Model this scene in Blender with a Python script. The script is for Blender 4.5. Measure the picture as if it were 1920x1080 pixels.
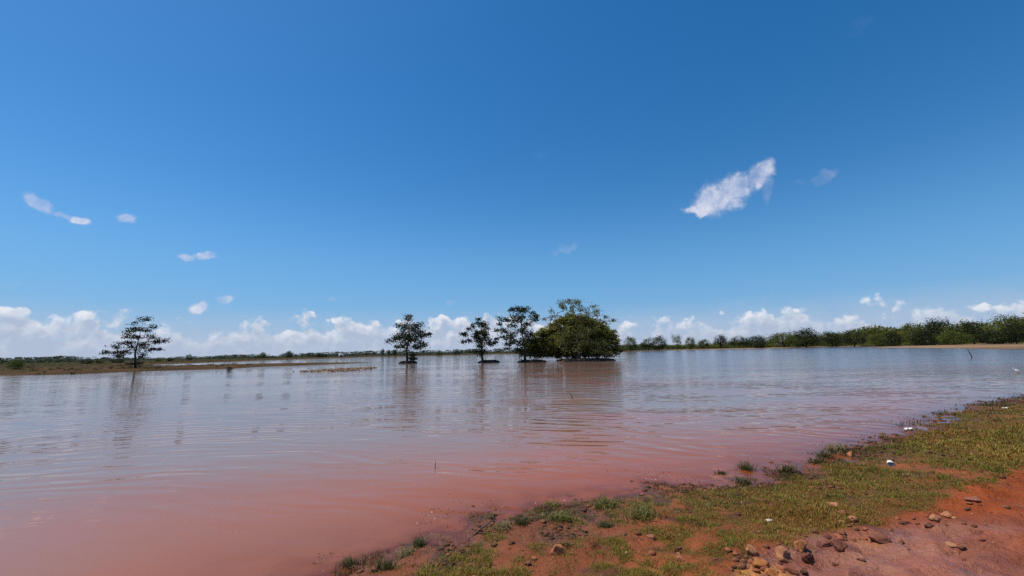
import bpy, math, random
import numpy as np
from mathutils import Matrix, Vector

for o in list(bpy.data.objects):
    bpy.data.objects.remove(o, do_unlink=True)
scene = bpy.context.scene
COL = scene.collection
R = math.radians

# ------------------------------------------------------------------ camera
CAM_Z = 1.75
PITCH, ROLL = R(8.43), R(-1.25)
FPX = 800.0                       # focal length in pixels of a 1920 wide frame
cam_d = bpy.data.cameras.new("camera")
cam_d.sensor_width = 36.0
cam_d.lens = FPX / 1920.0 * 36.0
cam_d.clip_start = 0.05
cam_d.clip_end = 20000.0
cam = bpy.data.objects.new("camera", cam_d)
COL.objects.link(cam)
CAM_R = Matrix.Rotation(R(90) + PITCH, 3, 'X') @ Matrix.Rotation(ROLL, 3, 'Z')
cam.matrix_world = Matrix.Translation((0, 0, CAM_Z)) @ CAM_R.to_4x4()
scene.camera = cam

def ray(px, py):
    return (CAM_R @ Vector(((px - 960) / FPX, (540 - py) / FPX, -1.0))).normalized()

def azel(px, py):
    d = ray(px, py)
    return math.degrees(math.atan2(d.x, d.y)), math.degrees(math.asin(d.z))

# ------------------------------------------------------------------ sky + sun
SUN_AZ, SUN_EL = -76.0, 66.0      # degrees; azimuth from +Y, positive towards +X
SKY_STRENGTH = 0.1
scene.view_settings.view_transform = 'Standard'
scene.view_settings.look = 'None'
scene.view_settings.gamma = 1.0
scene.view_settings.exposure = 0.0
scene.view_settings.use_curve_mapping = False

class NT:
    """small helper to write shader node trees as expressions"""
    def __init__(s, tree):
        s.t = tree
        s.n = tree.nodes
        s.l = tree.links
    def node(s, typ, **kw):
        n = s.n.new(typ)
        for k, v in kw.items():
            setattr(n, k, v)
        return n
    def put(s, sock, v):
        if isinstance(v, bpy.types.NodeSocket):
            s.l.new(v, sock)
        else:
            sock.default_value = v
    def m(s, op, a, b=None, c=None, clamp=False):
        n = s.node('ShaderNodeMath', operation=op, use_clamp=clamp)
        s.put(n.inputs[0], a)
        if b is not None: s.put(n.inputs[1], b)
        if c is not None: s.put(n.inputs[2], c)
        return n.outputs[0]
    def v(s, op, a, b=None):
        n = s.node('ShaderNodeVectorMath', operation=op)
        s.put(n.inputs[0], a)
        if b is not None:
            s.put(n.inputs[3 if op == 'SCALE' else 1], b)
        return n.outputs[1] if op in ('LENGTH', 'DOT_PRODUCT', 'DISTANCE') else n.outputs[0]
    def xyz(s, x, y, z):
        n = s.node('ShaderNodeCombineXYZ')
        s.put(n.inputs[0], x); s.put(n.inputs[1], y); s.put(n.inputs[2], z)
        return n.outputs[0]
    def sep(s, v):
        n = s.node('ShaderNodeSeparateXYZ')
        s.put(n.inputs[0], v)
        return n.outputs
    def noise(s, vec, scale, detail=3.0, rough=0.5, dist=0.0, color=False, dims='3D'):
        n = s.node('ShaderNodeTexNoise', noise_dimensions=dims)
        s.put(n.inputs['Vector'], vec)
        s.put(n.inputs['Scale'], scale); s.put(n.inputs['Detail'], detail)
        s.put(n.inputs['Roughness'], rough); s.put(n.inputs['Distortion'], dist)
        return n.outputs['Color' if color else 'Fac']
    def smooth(s, x, a, b, lo=0.0, hi=1.0):
        n = s.node('ShaderNodeMapRange', interpolation_type='SMOOTHSTEP')
        s.put(n.inputs[0], x); s.put(n.inputs[1], a); s.put(n.inputs[2], b)
        s.put(n.inputs[3], lo); s.put(n.inputs[4], hi)
        return n.outputs[0]
    def mix(s, f, a, b, blend='MIX'):
        n = s.node('ShaderNodeMix', data_type='RGBA', blend_type=blend)
        s.put(n.inputs[0], f)
        def c(v):
            return v if isinstance(v, bpy.types.NodeSocket) else (tuple(v) + (1.0,))[:4]
        s.put(n.inputs[6], c(a)); s.put(n.inputs[7], c(b))
        return n.outputs[2]

world = bpy.data.worlds.new("World")
scene.world = world
world.use_nodes = True
w = NT(world.node_tree)
w.n.clear()
wout = w.node('ShaderNodeOutputWorld')
bg = w.node('ShaderNodeBackground')
bg.inputs['Strength'].default_value = SKY_STRENGTH
w.l.new(bg.outputs[0], wout.inputs[0])
sky = w.node('ShaderNodeTexSky', sky_type='NISHITA')
sky.sun_disc = False
sky.sun_elevation = R(SUN_EL)
sky.sun_rotation = R(SUN_AZ)
sky.altitude = 0.0
sky.air_density = 1.0
sky.dust_density = 0.3
sky.ozone_density = 3.0
hs = w.node('ShaderNodeHueSaturation')
hs.inputs['Hue'].default_value = 0.499
hs.inputs['Saturation'].default_value = 1.37
hs.inputs['Value'].default_value = 1.21
w.l.new(sky.outputs[0], hs.inputs['Color'])
gen = w.node('ShaderNodeTexCoord').outputs['Generated']
gx, gy, gz = w.sep(gen)
AZ = w.m('MULTIPLY', w.m('ARCTAN2', gx, gy), 57.2958)
EL = w.m('MULTIPLY', w.m('ARCSINE', gz), 57.2958)
P = w.xyz(AZ, EL, 0.0)
n_hi = w.m('SUBTRACT', w.noise(P, 0.50, 5.0, 0.58, dims='2D'), 0.5)
warp = w.v('SUBTRACT', w.noise(P, 0.45, 3.0, 0.6, color=True, dims='2D'), (0.5, 0.5, 0.5))

# -- single clouds: centre px, half width px, half height px, tilt deg, opacity
CLOUDS = [
    (1338, 374, 46, 34, 18, 0.9), (1378, 352, 46, 29, 26, 0.88), (1424, 326, 36, 23, 38, 0.85), (1440, 352, 12, 36, 5, 0.5),
    (1308, 394, 32, 11, 4, 0.9), (1372, 384, 26, 14, 10, 0.8),
    (1540, 333, 34, 12, 20, 0.5), (1505, 342, 30, 7, 4, 0.25), (72, 379, 32, 12, -34, 0.8), (118, 403, 30, 6, -20, 0.6), (148, 411, 24, 9, -10, 0.85),
    (236, 410, 20, 10, -14, 0.8), (350, 484, 22, 7, 0, 0.8), (385, 483, 28, 8, -6, 0.85), (385, 560, 50, 6, 2, 0.25),
    (422, 562, 20, 9, 0, 0.7), (374, 578, 22, 12, 16, 0.85), (1060, 467, 34, 10, 14, 0.45),
    (1014, 289, 14, 10, 0, 0.16), (1602, 50, 42, 14, 32, 0.16), (10, 530, 40, 11, -8, 0.35),
    (1392, 563, 22, 4, 14, 0.3), (1440, 553, 20, 4, 10, 0.35), (1300, 468, 22, 6, 0, 0.12),
    (622, 563, 10, 5, 0, 0.5), (844, 567, 11, 5, 0, 0.45), (395, 526, 9, 6, 0, 0.3),
]
alpha = None
pcs = {}
for (cx, cy, hw, hh, tilt, op) in CLOUDS:
    a0, e0 = azel(cx, cy)
    a1, e1 = azel(cx + hw * math.cos(R(tilt)), cy - hw * math.sin(R(tilt)))
    rw = math.hypot(a1 - a0, e1 - e0); ang = math.atan2(e1 - e0, a1 - a0)
    a2, e2 = azel(cx + hh * math.sin(R(tilt)), cy + hh * math.cos(R(tilt)))
    rh = math.hypot(a2 - a0, e2 - e0)
    k = 0.8 if rw > 1.9 else (0.55 if rw > 1.2 else 0.35)      # smaller clouds are warped less
    if k not in pcs:
        pcs[k] = w.v('ADD', P, w.v('SCALE', warp, 3.0 * k))
    q = w.v('SUBTRACT', pcs[k], (a0, e0, 0.0))
    ca, sa = math.cos(ang), math.sin(ang)
    u = w.v('DOT_PRODUCT', q, (ca / rw, sa / rw, 0.0))
    vv = w.v('DOT_PRODUCT', q, (-sa / rh, ca / rh, 0.0))
    r2 = w.m('MULTIPLY_ADD', u, u, w.m('MULTIPLY', vv, vv))
    a = w.m('MULTIPLY', w.m('SUBTRACT', 1.35, r2, clamp=True), op)
    alpha = a if alpha is None else w.m('MAXIMUM', alpha, a)
alpha = w.m('MULTIPLY', alpha, w.smooth(w.m('MULTIPLY_ADD', n_hi, 2.4, w.m('MULTIPLY', alpha, 1.9)), -0.1, 2.7))

# -- cumulus band along the whole horizon
def puffs(vec, sc, seed):
    vor = w.node('ShaderNodeTexVoronoi', feature='SMOOTH_F1', voronoi_dimensions='2D')
    w.put(vor.inputs['Vector'], w.v('ADD', w.v('MULTIPLY', vec, (0.72, 1.0, 1.0)), (seed, 0.0, 0.0)))
    vor.inputs['Scale'].default_value = sc
    vor.inputs['Smoothness'].default_value = 0.25
    return w.m('SUBTRACT', 0.5, vor.outputs['Distance'])
def billow(off):
    Pq = w.v('ADD', P, off)
    wq = w.v('SUBTRACT', w.noise(Pq, 0.45, 2.0, 0.6, color=True, dims='2D'), (0.5, 0.5, 0.5))
    Pb = w.v('ADD', Pq, w.v('SCALE', wq, 2.4))
    nh = w.m('SUBTRACT', w.noise(Pq, 0.55, 4.0, 0.6, dims='2D'), 0.5)
    return w.m('ADD', w.m('ADD', puffs(Pb, 0.34, 0.0), w.m('MULTIPLY', puffs(Pb, 0.9, 9.0), 0.5)), w.m('MULTIPLY', nh, 1.1))
puff = billow((0.0, 0.0, 0.0))
puff_s = billow((-0.45, 0.75, 0.0))
prof = w.noise(w.xyz(w.m('MULTIPLY', AZ, 0.10), 8.3, 0.0), 1.0, 3.0, 0.65, dims='2D')
top = w.m('MULTIPLY_ADD', prof, 7.5, 0.35)
top = w.m('SUBTRACT', top, w.smooth(AZ, 0.0, 30.0, 0.0, 1.7))
f = w.m('ADD', w.m('SUBTRACT', top, w.m('MULTIPLY_ADD', w.m('MAXIMUM', w.m('SUBTRACT', EL, 4.6), 0.0), 1.3, EL)), w.m('MULTIPLY', puff, 4.2))
band_a = w.smooth(f, 0.0, w.smooth(n_hi, -0.2, 0.2, 2.6, 0.9))
lit = w.m('ADD', w.m('MULTIPLY', w.m('SUBTRACT', puff, puff_s), 1.3), w.smooth(f, 0.2, 2.6, 0.75, 0.12))
lit = w.m('MULTIPLY', w.m('MINIMUM', w.m('MAXIMUM', lit, 0.0), 1.0), w.smooth(EL, 0.5, 3.6, 0.22, 1.0))
S = 1.0 / SKY_STRENGTH
band_c = w.mix(lit, (0.43 * S, 0.51 * S, 0.66 * S), (0.80 * S, 0.83 * S, 0.89 * S))
band_a = w.m('MULTIPLY', band_a, 0.93)
haze_a = w.smooth(EL, 0.0, 20.0, 0.75, 0.0)
base = w.mix(haze_a, hs.outputs[0], (0.105 * S, 0.33 * S, 0.68 * S))
veil = w.m('MULTIPLY', w.smooth(EL, 0.3, 6.6, 0.92, 0.0), w.smooth(w.m('ADD', n_hi, w.m('MULTIPLY', puff, 0.4)), -0.45, 0.15, 0.55, 1.0))
base = w.mix(veil, base, (0.47 * S, 0.55 * S, 0.70 * S))
colr = w.mix(band_a, base, band_c)
single_c = w.mix(w.smooth(w.m('MULTIPLY_ADD', n_hi, 0.45, alpha), 0.1, 1.0), (0.50 * S, 0.55 * S, 0.74 * S), (0.78 * S, 0.78 * S, 0.88 * S))
colr = w.mix(alpha, colr, single_c)
w.l.new(colr, bg.inputs['Color'])
world.cycles.sampling_method = 'NONE'
scene.cycles.max_bounces = 5
scene.cycles.diffuse_bounces = 2
scene.cycles.glossy_bounces = 2
scene.cycles.transmission_bounces = 2
scene.cycles.transparent_max_bounces = 6
scene.cycles.use_adaptive_sampling = True
scene.cycles.adaptive_threshold = 0.012
scene.cycles.use_denoising = False
scene.cycles.adaptive_min_samples = 12

sun_d = bpy.data.lights.new("sun", 'SUN')
sun_d.energy = 5.0
sun_d.angle = R(0.55)
sun_d.color = (1.0, 0.935, 0.81)
sun = bpy.data.objects.new("sun", sun_d)
COL.objects.link(sun)
sd = Vector((math.sin(R(SUN_AZ)) * math.cos(R(SUN_EL)), math.cos(R(SUN_AZ)) * math.cos(R(SUN_EL)), math.sin(R(SUN_EL))))
sun.rotation_euler = sd.to_track_quat('Z', 'Y').to_euler()
sun.location = sd * 100

# ------------------------------------------------------------------ helpers
def tag(o, label=None, cat=None, group=None, kind=None):
    if label: o["label"] = label
    if cat: o["category"] = cat
    if group: o["group"] = group
    if kind: o["kind"] = kind
    return o

def empty(name, loc, rz=0.0):
    o = bpy.data.objects.new(name, None)
    o.empty_display_size = 0.2
    COL.objects.link(o)
    o.location = loc
    o.rotation_euler = (0, 0, rz)
    return o

def np_mesh(name, verts, faces_list, colors=None, smooth=False, attrs=None):
    """faces_list: list of int arrays, each (n,3) or (n,4); colors: (nverts,3)"""
    me = bpy.data.meshes.new(name)
    verts = np.asarray(verts, dtype=np.float32).reshape(-1, 3)
    me.vertices.add(len(verts))
    me.vertices.foreach_set("co", verts.ravel())
    loops = np.concatenate([np.asarray(f, dtype=np.int32).ravel() for f in faces_list])
    sizes = np.concatenate([np.full(len(f), np.asarray(f).shape[1], dtype=np.int32) for f in faces_list])
    starts = np.concatenate([[0], np.cumsum(sizes)[:-1]]).astype(np.int32)
    me.loops.add(len(loops))
    me.loops.foreach_set("vertex_index", loops)
    me.polygons.add(len(sizes))
    me.polygons.foreach_set("loop_start", starts)
    me.polygons.foreach_set("loop_total", sizes)
    if smooth:
        me.polygons.foreach_set("use_smooth", np.ones(len(sizes), dtype=bool))
    me.update(calc_edges=True)
    if colors is not None:
        a = me.attributes.new("tint", 'FLOAT_COLOR', 'POINT')
        c = np.ones((len(verts), 4), dtype=np.float32)
        c[:, :3] = colors
        a.data.foreach_set("color", c.ravel())
    for k, arr in (attrs or {}).items():
        a = me.attributes.new(k, 'FLOAT', 'POINT')
        a.data.foreach_set("value", np.asarray(arr, dtype=np.float32))
    return me

def link(name, me, mat, parent=None, loc=None):
    o = bpy.data.objects.new(name, me)
    if mat is not None and len(me.materials) == 0:
        me.materials.append(mat)
    COL.objects.link(o)
    if parent is not None:
        o.parent = parent
    if loc is not None:
        o.location = loc
    return o

class Geo:
    """collects tubes / leaves as numpy pieces"""
    def __init__(s):
        s.v = []; s.q = []; s.t = []; s.c = []; s.n = 0
    def add(s, v, quads=None, tris=None, col=None):
        v = np.asarray(v, dtype=np.float32)
        if quads is not None and len(quads): s.q.append(np.asarray(quads, dtype=np.int32) + s.n)
        if tris is not None and len(tris): s.t.append(np.asarray(tris, dtype=np.int32) + s.n)
        s.v.append(v)
        s.c.append(np.ones((len(v), 3), dtype=np.float32) if col is None else np.broadcast_to(np.asarray(col, dtype=np.float32), (len(v), 3)))
        s.n += len(v)
    def tube(s, pts, rad, sides=6, col=None, cap=True):
        pts = [Vector(p) for p in pts]
        n = len(pts)
        V = []
        up = Vector((0.13, 0.27, 0.95))
        for i, p in enumerate(pts):
            t = (pts[min(i + 1, n - 1)] - pts[max(i - 1, 0)])
            if t.length < 1e-9: t = Vector((0, 0, 1))
            t.normalize()
            a = t.cross(up)
            if a.length < 0.05: a = t.cross(Vector((1, 0, 0)))
            a.normalize(); b = t.cross(a)
            r = rad[i]
            for k in range(sides):
                th = 2 * math.pi * k / sides
                V.append(p + (a * math.cos(th) + b * math.sin(th)) * r)
        Q = []
        for i in range(n - 1):
            for k in range(sides):
                k2 = (k + 1) % sides
                Q.append((i * sides + k, i * sides + k2, (i + 1) * sides + k2, (i + 1) * sides + k))
        T = []
        if cap:
            V.append(pts[0]); V.append(pts[-1])
            c0, c1 = n * sides, n * sides + 1
            for k in range(sides):
                k2 = (k + 1) % sides
                T.append((c0, k2, k)); T.append((c1, (n - 1) * sides + k, (n - 1) * sides + k2))
        s.add([tuple(p) for p in V], Q, T, col)
    def mesh(s, name, smooth=False):
        fl = []
        if s.q: fl.append(np.concatenate(s.q))
        if s.t: fl.append(np.concatenate(s.t))
        return np_mesh(name, np.concatenate(s.v), fl, np.concatenate(s.c), smooth)

# numpy value noise
def _hash(ix, iy, seed):
    h = (ix.astype(np.int64) * 374761393 + iy.astype(np.int64) * 668265263 + seed * 1274126177) & 0xFFFFFFFF
    h = ((h ^ (h >> 13)) * 1274126177) & 0xFFFFFFFF
    h = h ^ (h >> 16)
    return (h & 0xFFFF) / 65535.0
def vnoise(x, y, seed=0):
    x = np.asarray(x, dtype=np.float64); y = np.asarray(y, dtype=np.float64)
    ix = np.floor(x); iy = np.floor(y)
    fx = x - ix; fy = y - iy
    fx = fx * fx * fx * (fx * (fx * 6 - 15) + 10); fy = fy * fy * fy * (fy * (fy * 6 - 15) + 10)
    ix = ix.astype(np.int64); iy = iy.astype(np.int64)
    a = _hash(ix, iy, seed); b = _hash(ix + 1, iy, seed); c = _hash(ix, iy + 1, seed); d = _hash(ix + 1, iy + 1, seed)
    return (a * (1 - fx) + b * fx) * (1 - fy) + (c * (1 - fx) + d * fx) * fy
def fbm(x, y, seed=0, oct=4, gain=0.5):
    x = np.asarray(x, dtype=np.float64); y = np.asarray(y, dtype=np.float64)
    s = 0; amp = 1; tot = 0
    for i in range(oct):
        s = s + amp * vnoise(x, y, seed + i * 17)
        tot += amp; amp *= gain
        x, y = x * 2.03 * 0.8 - y * 2.03 * 0.6 + 5.1, x * 2.03 * 0.6 + y * 2.03 * 0.8 - 3.7
    return s / tot - 0.5
def sstep(x, a, b):
    t = np.clip((x - a) / (b - a), 0, 1)
    return t * t * (3 - 2 * t)
def sdist(px, py, poly):
    """signed distance to a closed polygon, positive inside"""
    d2 = np.full(px.shape, 1e18); inside = np.zeros(px.shape, dtype=bool)
    n = len(poly)
    for i in range(n):
        ax, ay = poly[i]; bx, by = poly[(i + 1) % n]
        ex, ey = bx - ax, by - ay
        t = np.clip(((px - ax) * ex + (py - ay) * ey) / (ex * ex + ey * ey + 1e-12), 0, 1)
        dx, dy = px - ax - t * ex, py - ay - t * ey
        d2 = np.minimum(d2, dx * dx + dy * dy)
        cond = (ay > py) != (by > py)
        with np.errstate(divide='ignore', invalid='ignore'):
            xi = ex * (py - ay) / (ey if abs(ey) > 1e-12 else 1e-12) + ax
        inside ^= cond & (px < xi)
    return np.where(inside, 1, -1) * np.sqrt(d2)

def on_plane(px, py, z=0.0, dmax=450.0):
    d = ray(px, py)
    if d.z >= -1e-5: t = 1e9
    else: t = (z - CAM_Z) / d.z
    h = math.hypot(d.x, d.y)
    t = min(t, dmax / h)
    return (d.x * t, d.y * t)

# ------------------------------------------------------------------ where land and water lie
BANK_PX = [(560, 1110), (650, 1082), (720, 1054), (800, 1032), (880, 995), (960, 978), (1040, 955), (1120, 938), (1200, 922),
           (1290, 914), (1370, 908), (1440, 900), (1500, 882), (1560, 860), (1620, 838), (1680, 817), (1740, 792),
           (1800, 772), (1860, 758), (1920, 747), (2050, 727), (2300, 700)]
BANK = [(-6.0, -8.0), (-2.2, 0.2)] + [on_plane(*p) for p in BANK_PX] + [(120, 40), (300, 30), (300, -60), (-6, -60)]
PATH_PX = [(1340, 1180), (1385, 1085), (1392, 1052), (1428, 1012), (1535, 988), (1620, 973), (1700, 949), (1760, 929), (1850, 893), (1920, 869), (2060, 838)]
PATHP = [on_plane(p[0], p[1], 0.15) for p in PATH_PX] + [(40, 14), (60, -20), (3, -20), (1.0, -2)]
FAR_PX = [(-420, 716), (-200, 711), (0, 704.5), (110, 703), (160, 700.5), (225, 698), (270, 696), (330, 694.5), (436, 691.5), (480, 688), (600, 684),
          (690, 680.2), (692, 679.2), (600, 680.6), (480, 682.6), (340, 686), (290, 686), (290, 683.5), (480, 676.5), (600, 672.5),
          (700, 669.4), (760, 668.2), (870, 665.8), (960, 663.8), (1060, 661.4), (1150, 659.6), (1250, 657.4), (1330, 655.8), (1420, 653.8),
          (1520, 651.2), (1600, 649.4), (1680, 647.6), (1790, 645.6), (1790, 647.0), (1660, 650.6), (1610, 651.4), (1740, 652.6), (1860, 654.5), (1930, 655.5), (2150, 656)]
FAR = [on_plane(*p) for p in FAR_PX] + [(700, 90), (3500, 200), (3500, 4000), (-3500, 4000), (-3500, 50), (-300, 38)]

def height(x, y, fine=True):
    x = np.asarray(x, dtype=np.float64); y = np.asarray(y, dtype=np.float64)
    d1 = sdist(x, y, BANK)
    d1 = d1 + 0.30 * fbm(x * 1.1, y * 1.1, 3, 3) * np.exp(-np.maximum(d1, 0) / 1.5) + 0.14 * fbm(x * 4, y * 4, 8, 2)
    up = 0.055 * np.clip(d1, 0, 1.0) + 0.045 * np.clip(d1 - 1.0, 0, 2.0) + 0.01 * np.clip(d1 - 3.0, 0, 8)
    dn = np.maximum(0.045 * np.minimum(d1, 0), -0.9)
    h1 = up + dn
    near = np.exp(-np.maximum(-d1, 0) / 0.6)
    if fine:
        h1 = h1 + near * (0.060 * fbm(x * 2.3, y * 2.3, 21, 3) + 0.060 * fbm(x * 6.5, y * 6.5, 31, 4, 0.6))
    dp = sdist(x, y, PATHP)
    inp = sstep(dp, -0.1, 0.35)
    if fine:
        lump = np.maximum(fbm(x * 3.2, y * 3.2, 77, 4), 0) * 0.10
        h1 = h1 + inp * (lump * np.exp(-np.maximum(dp, 0) / 1.6) + 0.075 * fbm(x * 6.0, y * 6.0, 51, 4, 0.6) - 0.10 * np.maximum(fbm(x * 4, y * 4, 57, 2) - 0.1, 0) - 0.03)
    if fine:
        prng = np.random.default_rng(55)
        idx = np.nonzero((dp > -0.3) & (y > 1.2) & (y < 9) & (x < 10) & (x > 0))[0]
        xs_, ys_ = x[idx], y[idx]; add = np.zeros(len(idx))
        for _ in range(190):
            cx = prng.uniform(0.8, 9.5); cy = prng.uniform(1.3, 8.5); an = prng.uniform(0, 3.14)
            ra_, rb_ = prng.uniform(0.05, 0.13), prng.uniform(0.035, 0.06)
            ux, uy = xs_ - cx, ys_ - cy
            q = ((ux * math.cos(an) + uy * math.sin(an)) / ra_) ** 2 + ((uy * math.cos(an) - ux * math.sin(an)) / rb_) ** 2
            dep_ = prng.uniform(0.010, 0.030)
            add += dep_ * (-np.exp(-q * q * 0.8) + 0.55 * np.exp(-((np.sqrt(q) - 1.45) / 0.3) ** 2))
        h1 = h1.copy(); h1[idx] += add * sstep(dp[idx], -0.1, 0.15)
    d2 = sdist(x, y, FAR)
    d2 = d2 + np.clip(np.abs(y) * 0.02, 0, 3) * fbm(x * 0.11, y * 0.11, 5, 3)
    h2 = np.where(d2 > 0, 0.035 * np.minimum(d2, 8) + 0.004 * np.clip(d2 - 8, 0, 150), np.maximum(0.03 * d2, -0.9))
    h2 = h2 + np.where(d2 > 3, 0.12 * fbm(x * 0.05, y * 0.05, 9, 3), 0)
    return np.maximum(h1, h2), d1, dp, d2

GRID = {}
def look(x, y, key='H'):
    """bilinear lookup in the tables of the ground sheet"""
    x = np.asarray(x, dtype=np.float64); y = np.asarray(y, dtype=np.float64)
    gx_, gy_, A = GRID['x'], GRID['y'], GRID[key]
    i = np.clip(np.searchsorted(gx_, x) - 1, 0, len(gx_) - 2); j = np.clip(np.searchsorted(gy_, y) - 1, 0, len(gy_) - 2)
    u = np.clip((x - gx_[i]) / (gx_[i + 1] - gx_[i]), 0, 1); v_ = np.clip((y - gy_[j]) / (gy_[j + 1] - gy_[j]), 0, 1)
    return (A[j, i] * (1 - u) + A[j, i + 1] * u) * (1 - v_) + (A[j + 1, i] * (1 - u) + A[j + 1, i + 1] * u) * v_
def hz(x, y):
    return float(look(x, y))

def ground_at(px, py):
    """point of the ground seen at a pixel of the photograph"""
    z = 0.08
    for _ in range(5):
        x, y = on_plane(px, py, z)
        z = max(hz(x, y), 0.0)
    return Vector((x, y, z))

def axis(lo, hi, a, b, s, g):
    mid = list(np.arange(a, b, s))
    out = []; x = b; st = s
    while x < hi:
        out.append(x); st *= (1 + g); x += st
    out.append(hi)
    back = []; x = a; st = s
    while True:
        st *= (1 + g); x -= st
        if x < lo: break
        back.append(x)
    back.append(lo)
    return np.array(back[::-1] + mid + out)

# ------------------------------------------------------------------ materials
def mat(name):
    m = bpy.data.materials.new(name)
    m.use_nodes = True
    n = NT(m.node_tree)
    n.n.clear()
    out = n.node('ShaderNodeOutputMaterial')
    return m, n, out

def attr(n, name='tint'):
    a = n.node('ShaderNodeAttribute', attribute_name=name)
    return a

def bsdf(n, out, color, rough=0.7, spec=0.3, bump=None, bump_d=0.01, bump_s=1.0):
    p = n.node('ShaderNodeBsdfPrincipled')
    n.put(p.inputs['Base Color'], color if isinstance(color, bpy.types.NodeSocket) else tuple(color) + (1.0,))
    n.put(p.inputs['Roughness'], rough)
    n.put(p.inputs['Specular IOR Level'], spec)
    if bump is not None:
        b = n.node('ShaderNodeBump')
        b.inputs['Distance'].default_value = bump_d
        b.inputs['Strength'].default_value = bump_s
        n.put(b.inputs['Height'], bump)
        n.l.new(b.outputs[0], p.inputs['Normal'])
    n.l.new(p.outputs[0], out.inputs[0])
    return p

def make_ground_mat():
    m, n, out = mat("soil_and_sand")
    c = attr(n).outputs['Color']
    pos = n.node('ShaderNodeNewGeometry').outputs['Position']
    f1 = n.noise(pos, 5.0, 6, 0.65)
    f2 = n.noise(pos, 38.0, 4, 0.6)
    f3 = n.noise(pos, 15.0, 4, 0.6)
    k = n.m('ADD', 0.05, n.m('ADD', n.m('MULTIPLY', f1, 0.65), n.m('ADD', n.m('MULTIPLY', f2, 0.55), n.m('MULTIPLY', f3, 0.65))))
    c2 = n.mix(1.0, c, n.xyz(k, k, k), 'MULTIPLY')
    sp = n.smooth(n.noise(pos, 95.0, 2, 0.5), 0.68, 0.76)
    c2 = n.mix(n.m('MULTIPLY', sp, 0.5), c2, (0.05, 0.025, 0.02))
    wet = attr(n, 'wet').outputs['Fac']
    hgt = n.m('ADD', n.m('MULTIPLY', f1, 0.5), n.m('ADD', n.m('MULTIPLY', f2, 0.45), n.m('MULTIPLY', f3, 0.8)))
    rough = n.m('SUBTRACT', 0.85, n.m('MULTIPLY', wet, n.m('MULTIPLY', f2, 0.85)), clamp=True)
    bsdf(n, out, c2, rough, n.m('MULTIPLY_ADD', wet, 0.38, 0.03), hgt, 0.045, 0.9)
    return m

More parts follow.
